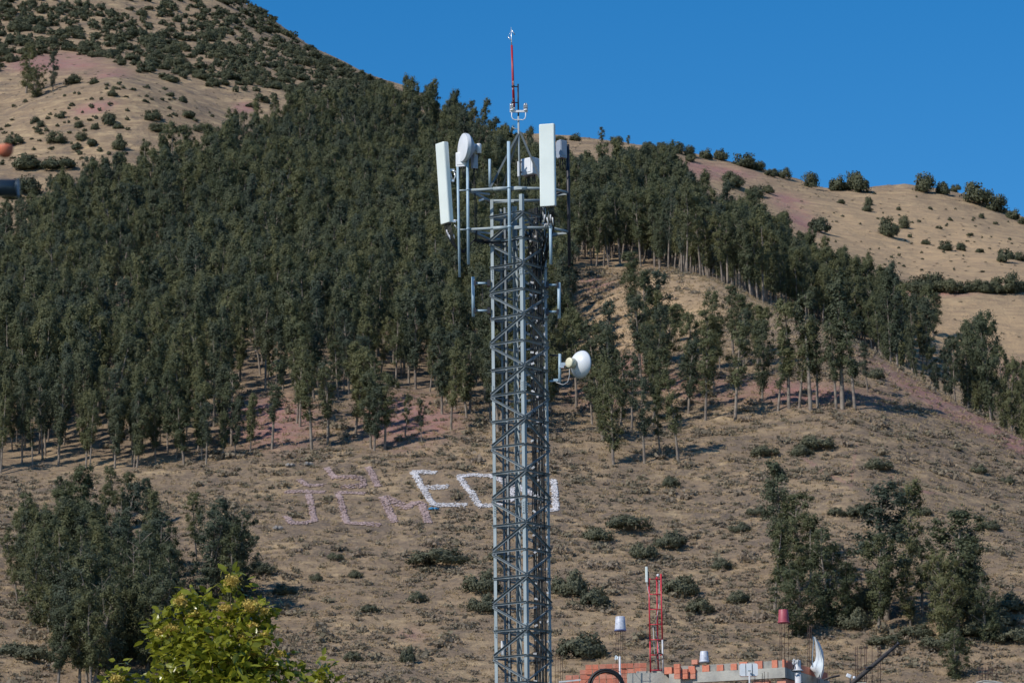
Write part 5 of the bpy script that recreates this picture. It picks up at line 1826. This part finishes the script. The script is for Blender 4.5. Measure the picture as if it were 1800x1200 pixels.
mb = MB().tube([B(1448, 1194, 134.2), B(1460, 1190, 134.2), B(1476, 1186.5, 134.2)], .035, 8)
single(mb, 'roof_batten', M['timber'], 'dark batten lying along the roof edge right of the white sheet', 'batten')

# ------------------------------------------------------------------ near street pole at the left border
yp = 16.5
lpole = thing('street_pole', 'out of focus dark pole arm with an orange fitting at the left border', 'pole', (atY(-60, 600, yp).x, yp, 0))
px0 = atY(-60, 330, yp)
MB().tube([Vector((px0.x, yp, 0)), Vector((px0.x, yp, 6.6))], .07, 18).build('post', M['poleblue'], lpole)
MB().tube([atY(-62, 329, yp), atY(31, 330, yp)], .038, 20).tube([atY(29.5, 330, yp), atY(32.5, 330, yp)], .041, 20).build('arm', M['poleblue'], lpole)
MB().tube([atY(-62, 262, yp), atY(-12, 262, yp)], .012, 10).build('bracket', M['darksteel'], lpole)
MB().lathe([(-.028, .010), (-.024, .022), (-.008, .033), (.012, .037), (.023, .036), (.026, .03)], atY(9, 266, yp), (0, 0, 1), 24).build('insulator', M['orange'], lpole)
MB().tube([atY(-14, 262, yp), atY(9, 263, yp)], .012, 10).build('insulator_pin', M['darksteel'], lpole)

# ------------------------------------------------------------------ blossoming tree, lower left
YA = 70.0
KA = YA / F
def A(x, y, dy=0.0):
    return atY(x, y, YA - dy)
ab0 = A(385, 1250); ab0.z = 0
av = thing('blossoming_tree', 'leafy bright green tree with yellowish flower clusters, close in front', 'tree', (ab0.x, ab0.y, 0))
g = np.random.default_rng(11)
tips = [(408, 1022, 0), (318, 1058, .2), (276, 1108, .3), (352, 1090, .5), (375, 1100, .7), (398, 1078, .1), (440, 1064, .2), (472, 1078, 0), (463, 1122, .5), (440, 1140, .8), (415, 1172, 1.0), (480, 1172, .6), (505, 1170, .2), (292, 1150, .5),
        (340, 1125, .8), (290, 1092, 0), (330, 1150, 1.0), (372, 1150, 1.1), (300, 1185, .8), (350, 1195, 1.2), (400, 1205, 1.2), (450, 1205, 1.1), (500, 1215, .5), (205, 1190, .2), (560, 1186, .1), (575, 1195, .2), (545, 1205, .3), (225, 1215, .3), (260, 1215, .4),
        (420, 1110, .4), (395, 1130, .9), (310, 1120, .6), (330, 1080, .1), (360, 1060, -.2), (425, 1085, -.2), (455, 1095, -.1), (285, 1125, .1)]
flow = [(340, 1082, 12, 10), (330, 1122, 12, 8), (428, 1120, 12, 9), (445, 1100, 10, 8), (372, 1140, 10, 8), (490, 1150, 10, 8), (435, 1192, 14, 9), (408, 1021, 15, 11), (317, 1056, 12, 11), (285, 1112, 16, 10), (352, 1090, 14, 12), (372, 1104, 18, 9), (396, 1068, 12, 8), (442, 1064, 17, 11), (400, 1102, 16, 8), (466, 1074, 10, 7), (450, 1140, 16, 16), (415, 1172, 20, 12), (474, 1172, 18, 11), (205, 1192, 14, 8), (300, 1105, 14, 9), (464, 1120, 12, 12), (388, 1204, 14, 6), (560, 1200, 8, 6)]
trunk_top = A(385, 1330)
bp_ = MB().tube([Vector((ab0.x, ab0.y, -.1)), Vector((ab0.x + .15, ab0.y, 2.5)), Vector((trunk_top.x, trunk_top.y, 4.6))], [.24, .2, .15], 12)
bp_.build('trunk', M['bark2'], av)
lm = MB()
Cs, allv, allf, allt, o = [], [], [], [], 0
hubs = [Vector((trunk_top.x, trunk_top.y, 4.5)) + Vector((x_, y_, z_)) for x_, y_, z_ in ((-.7, -.4, 1.2), (.6, -.5, 1.1), (0, -.2, 1.7), (0, .5, 1.2), (-.5, .3, 1.4), (.5, .3, 1.5))]
for h_ in hubs:
    lm.tube([Vector((trunk_top.x, trunk_top.y, 4.4)), h_.lerp(trunk_top, .4), h_], [.12, .09, .06], 7)
tp = [A(*t_) for t_ in tips]
# further branch ends filling the crown all round and below the picture
for _ in range(130):
    d = Vector((g.normal(), g.normal(), g.normal())).normalized() * g.uniform(.45, 1)
    c = Vector((ab0.x + d.x * 1.25, ab0.y + d.y * 1.5 + .2, A(385, 1290).z + d.z * 1.95))
    q = px_of(np.array([list(c)]))[0]
    lim = np.interp(q[0], [200, 260, 290, 330, 400, 440, 480, 520, 600], [1230, 1150, 1110, 1085, 1065, 1075, 1085, 1190, 1230])
    if q[1] > lim + 14:
        tp.append(c)


def leaf_rosette(c, n, spread, size):
    """n curved leaves around a branch end"""
    global o
    for _ in range(n):
        p = Vector(c) + Vector(g.normal(0, spread, 3))
        d = Vector(g.normal(0, 1, 3)); d.z = d.z * .6 + g.uniform(-.25, .35); d.normalize()
        sd = d.cross(Vector(g.normal(0, 1, 3))).normalized()
        if abs(sd.z) > .6:
            sd.z *= .4; sd.normalize()
        nn = d.cross(sd)
        L = size * g.uniform(.7, 1.3); w = L * g.uniform(.20, .30)
        k1, k2 = -.05 * L, -.16 * L
        if nn.z < 0:
            nn = -nn
        pts = [p, p + d * L * .35 + sd * w + nn * k1 * .2, p + d * L * .35 + nn * -.03 * L, p + d * L * .35 - sd * w + nn * k1 * .2, p + d * L * .7 + sd * w * .8 + nn * k1, p + d * L * .7 + nn * (k1 - .03 * L), p + d * L * .7 - sd * w * .8 + nn * k1, p + d * L + nn * k2]
        allv.extend(pts)
        fq = [(0, 1, 2, 2), (0, 2, 3, 3), (1, 4, 5, 2), (2, 5, 6, 3), (4, 7, 5, 5), (5, 7, 6, 6)]
        allf.extend([tuple(i + o for i in f) for f in fq])
        tt = g.uniform(0, 1)
        allt.extend([tt] * 6)
        o += 8


for k, c in enumerate(tp):
    h_ = min(hubs, key=lambda h2: (h2 - c).length)
    mid_ = h_.lerp(c, .55) + Vector((g.normal(0, .06), g.normal(0, .06), -.08))
    lm.tube([h_, mid_, c], [.03, .02, .007], 5)
    leaf_rosette(c, 62 if k < len(tips) else 44, .125, .18)
    if abs(px_of(np.array([list(c)]))[0][0] - 385) < 135:
        leaf_rosette(mid_.lerp(c, .6), 40, .15, .185)
        leaf_rosette(mid_.lerp(c, .1), 22, .16, .185)
lm.build('branches', M['bark2'], av)
me = bpy.data.meshes.new('crown')
o0 = Vector((ab0.x, ab0.y, 0))
fcl = [tuple(dict.fromkeys(f)) for f in allf]
me.from_pydata([v - o0 for v in allv], [], fcl)
me.materials.append(M['avo'])
at = me.attributes.new('tint', 'FLOAT', 'FACE'); at.data.foreach_set('value', np.array(allt, np.float32))
co_ = bpy.data.objects.new('crown', me); COL.objects.link(co_); co_.parent = av
for (x, y, w, h_) in flow:
    n = int(w * h_ * 2.6)
    c = A(x, y, .45)
    C = np.array([list(c)]) + g.normal(0, 1, (n, 3)) * np.array([w * KA * .42, w * KA * .42, h_ * KA * .42])
    v, f = leaf_quads(C - np.array(list(o0)), g.uniform(.03, .07, n), .5)
    fo = bpy.data.objects.new('flower_cluster', npmesh('flower_cluster', v, f, M['flower'], g.uniform(0, 1, n)))
    COL.objects.link(fo); fo.parent = av

# ------------------------------------------------------------------ tidy, light, render
for o_ in bpy.data.objects:
    if '_o' in o_:
        del o_['_o']
SUN_AZ_FROM_BACK, SUN_EL = 51.0, 42.0            # degrees left of straight behind the camera, elevation
sa_ = R(SUN_AZ_FROM_BACK)
to_sun = Vector((-math.sin(sa_) * math.cos(R(SUN_EL)), -math.cos(sa_) * math.cos(R(SUN_EL)), math.sin(R(SUN_EL))))
sl_ = bpy.data.lights.new('sun', 'SUN')
sl_.energy = 4.7
sl_.angle = R(.53)
sl_.color = (1, .94, .85)
so = bpy.data.objects.new('sun', sl_)
COL.objects.link(so)
so.rotation_euler = to_sun.to_track_quat('Z', 'Y').to_euler()
so.location = (-60, -40, 120)
w = bpy.data.worlds.new('World')
scene.world = w
w.use_nodes = True
nt = w.node_tree
nt.nodes.clear()
wo = nt.nodes.new('ShaderNodeOutputWorld')
bg = nt.nodes.new('ShaderNodeBackground')
sky = nt.nodes.new('ShaderNodeTexSky')
sky.sky_type = 'NISHITA'
sky.sun_disc = False
sky.sun_elevation = R(SUN_EL)
sky.sun_rotation = math.atan2(to_sun.x, to_sun.y)
sky.altitude = 1500
sky.air_density = 1.0
sky.dust_density = 0.0
sky.ozone_density = 3.0
bg.inputs[1].default_value = .09
hs = nt.nodes.new('ShaderNodeHueSaturation')
hs.inputs['Hue'].default_value = .500
hs.inputs['Saturation'].default_value = 1.40
hs.inputs['Value'].default_value = 1.62
nt.links.new(sky.outputs[0], hs.inputs['Color'])
nt.links.new(hs.outputs[0], bg.inputs[0])
nt.links.new(bg.outputs[0], wo.inputs[0])
vs = scene.view_settings
vs.view_transform = 'Standard'
vs.look = 'None'
vs.exposure = -0.27
vs.gamma = 1
vs.use_curve_mapping = False
scene.cycles.use_denoising = True
scene.cycles.max_bounces = 6
scene.cycles.diffuse_bounces = 2
scene.cycles.transparent_max_bounces = 4
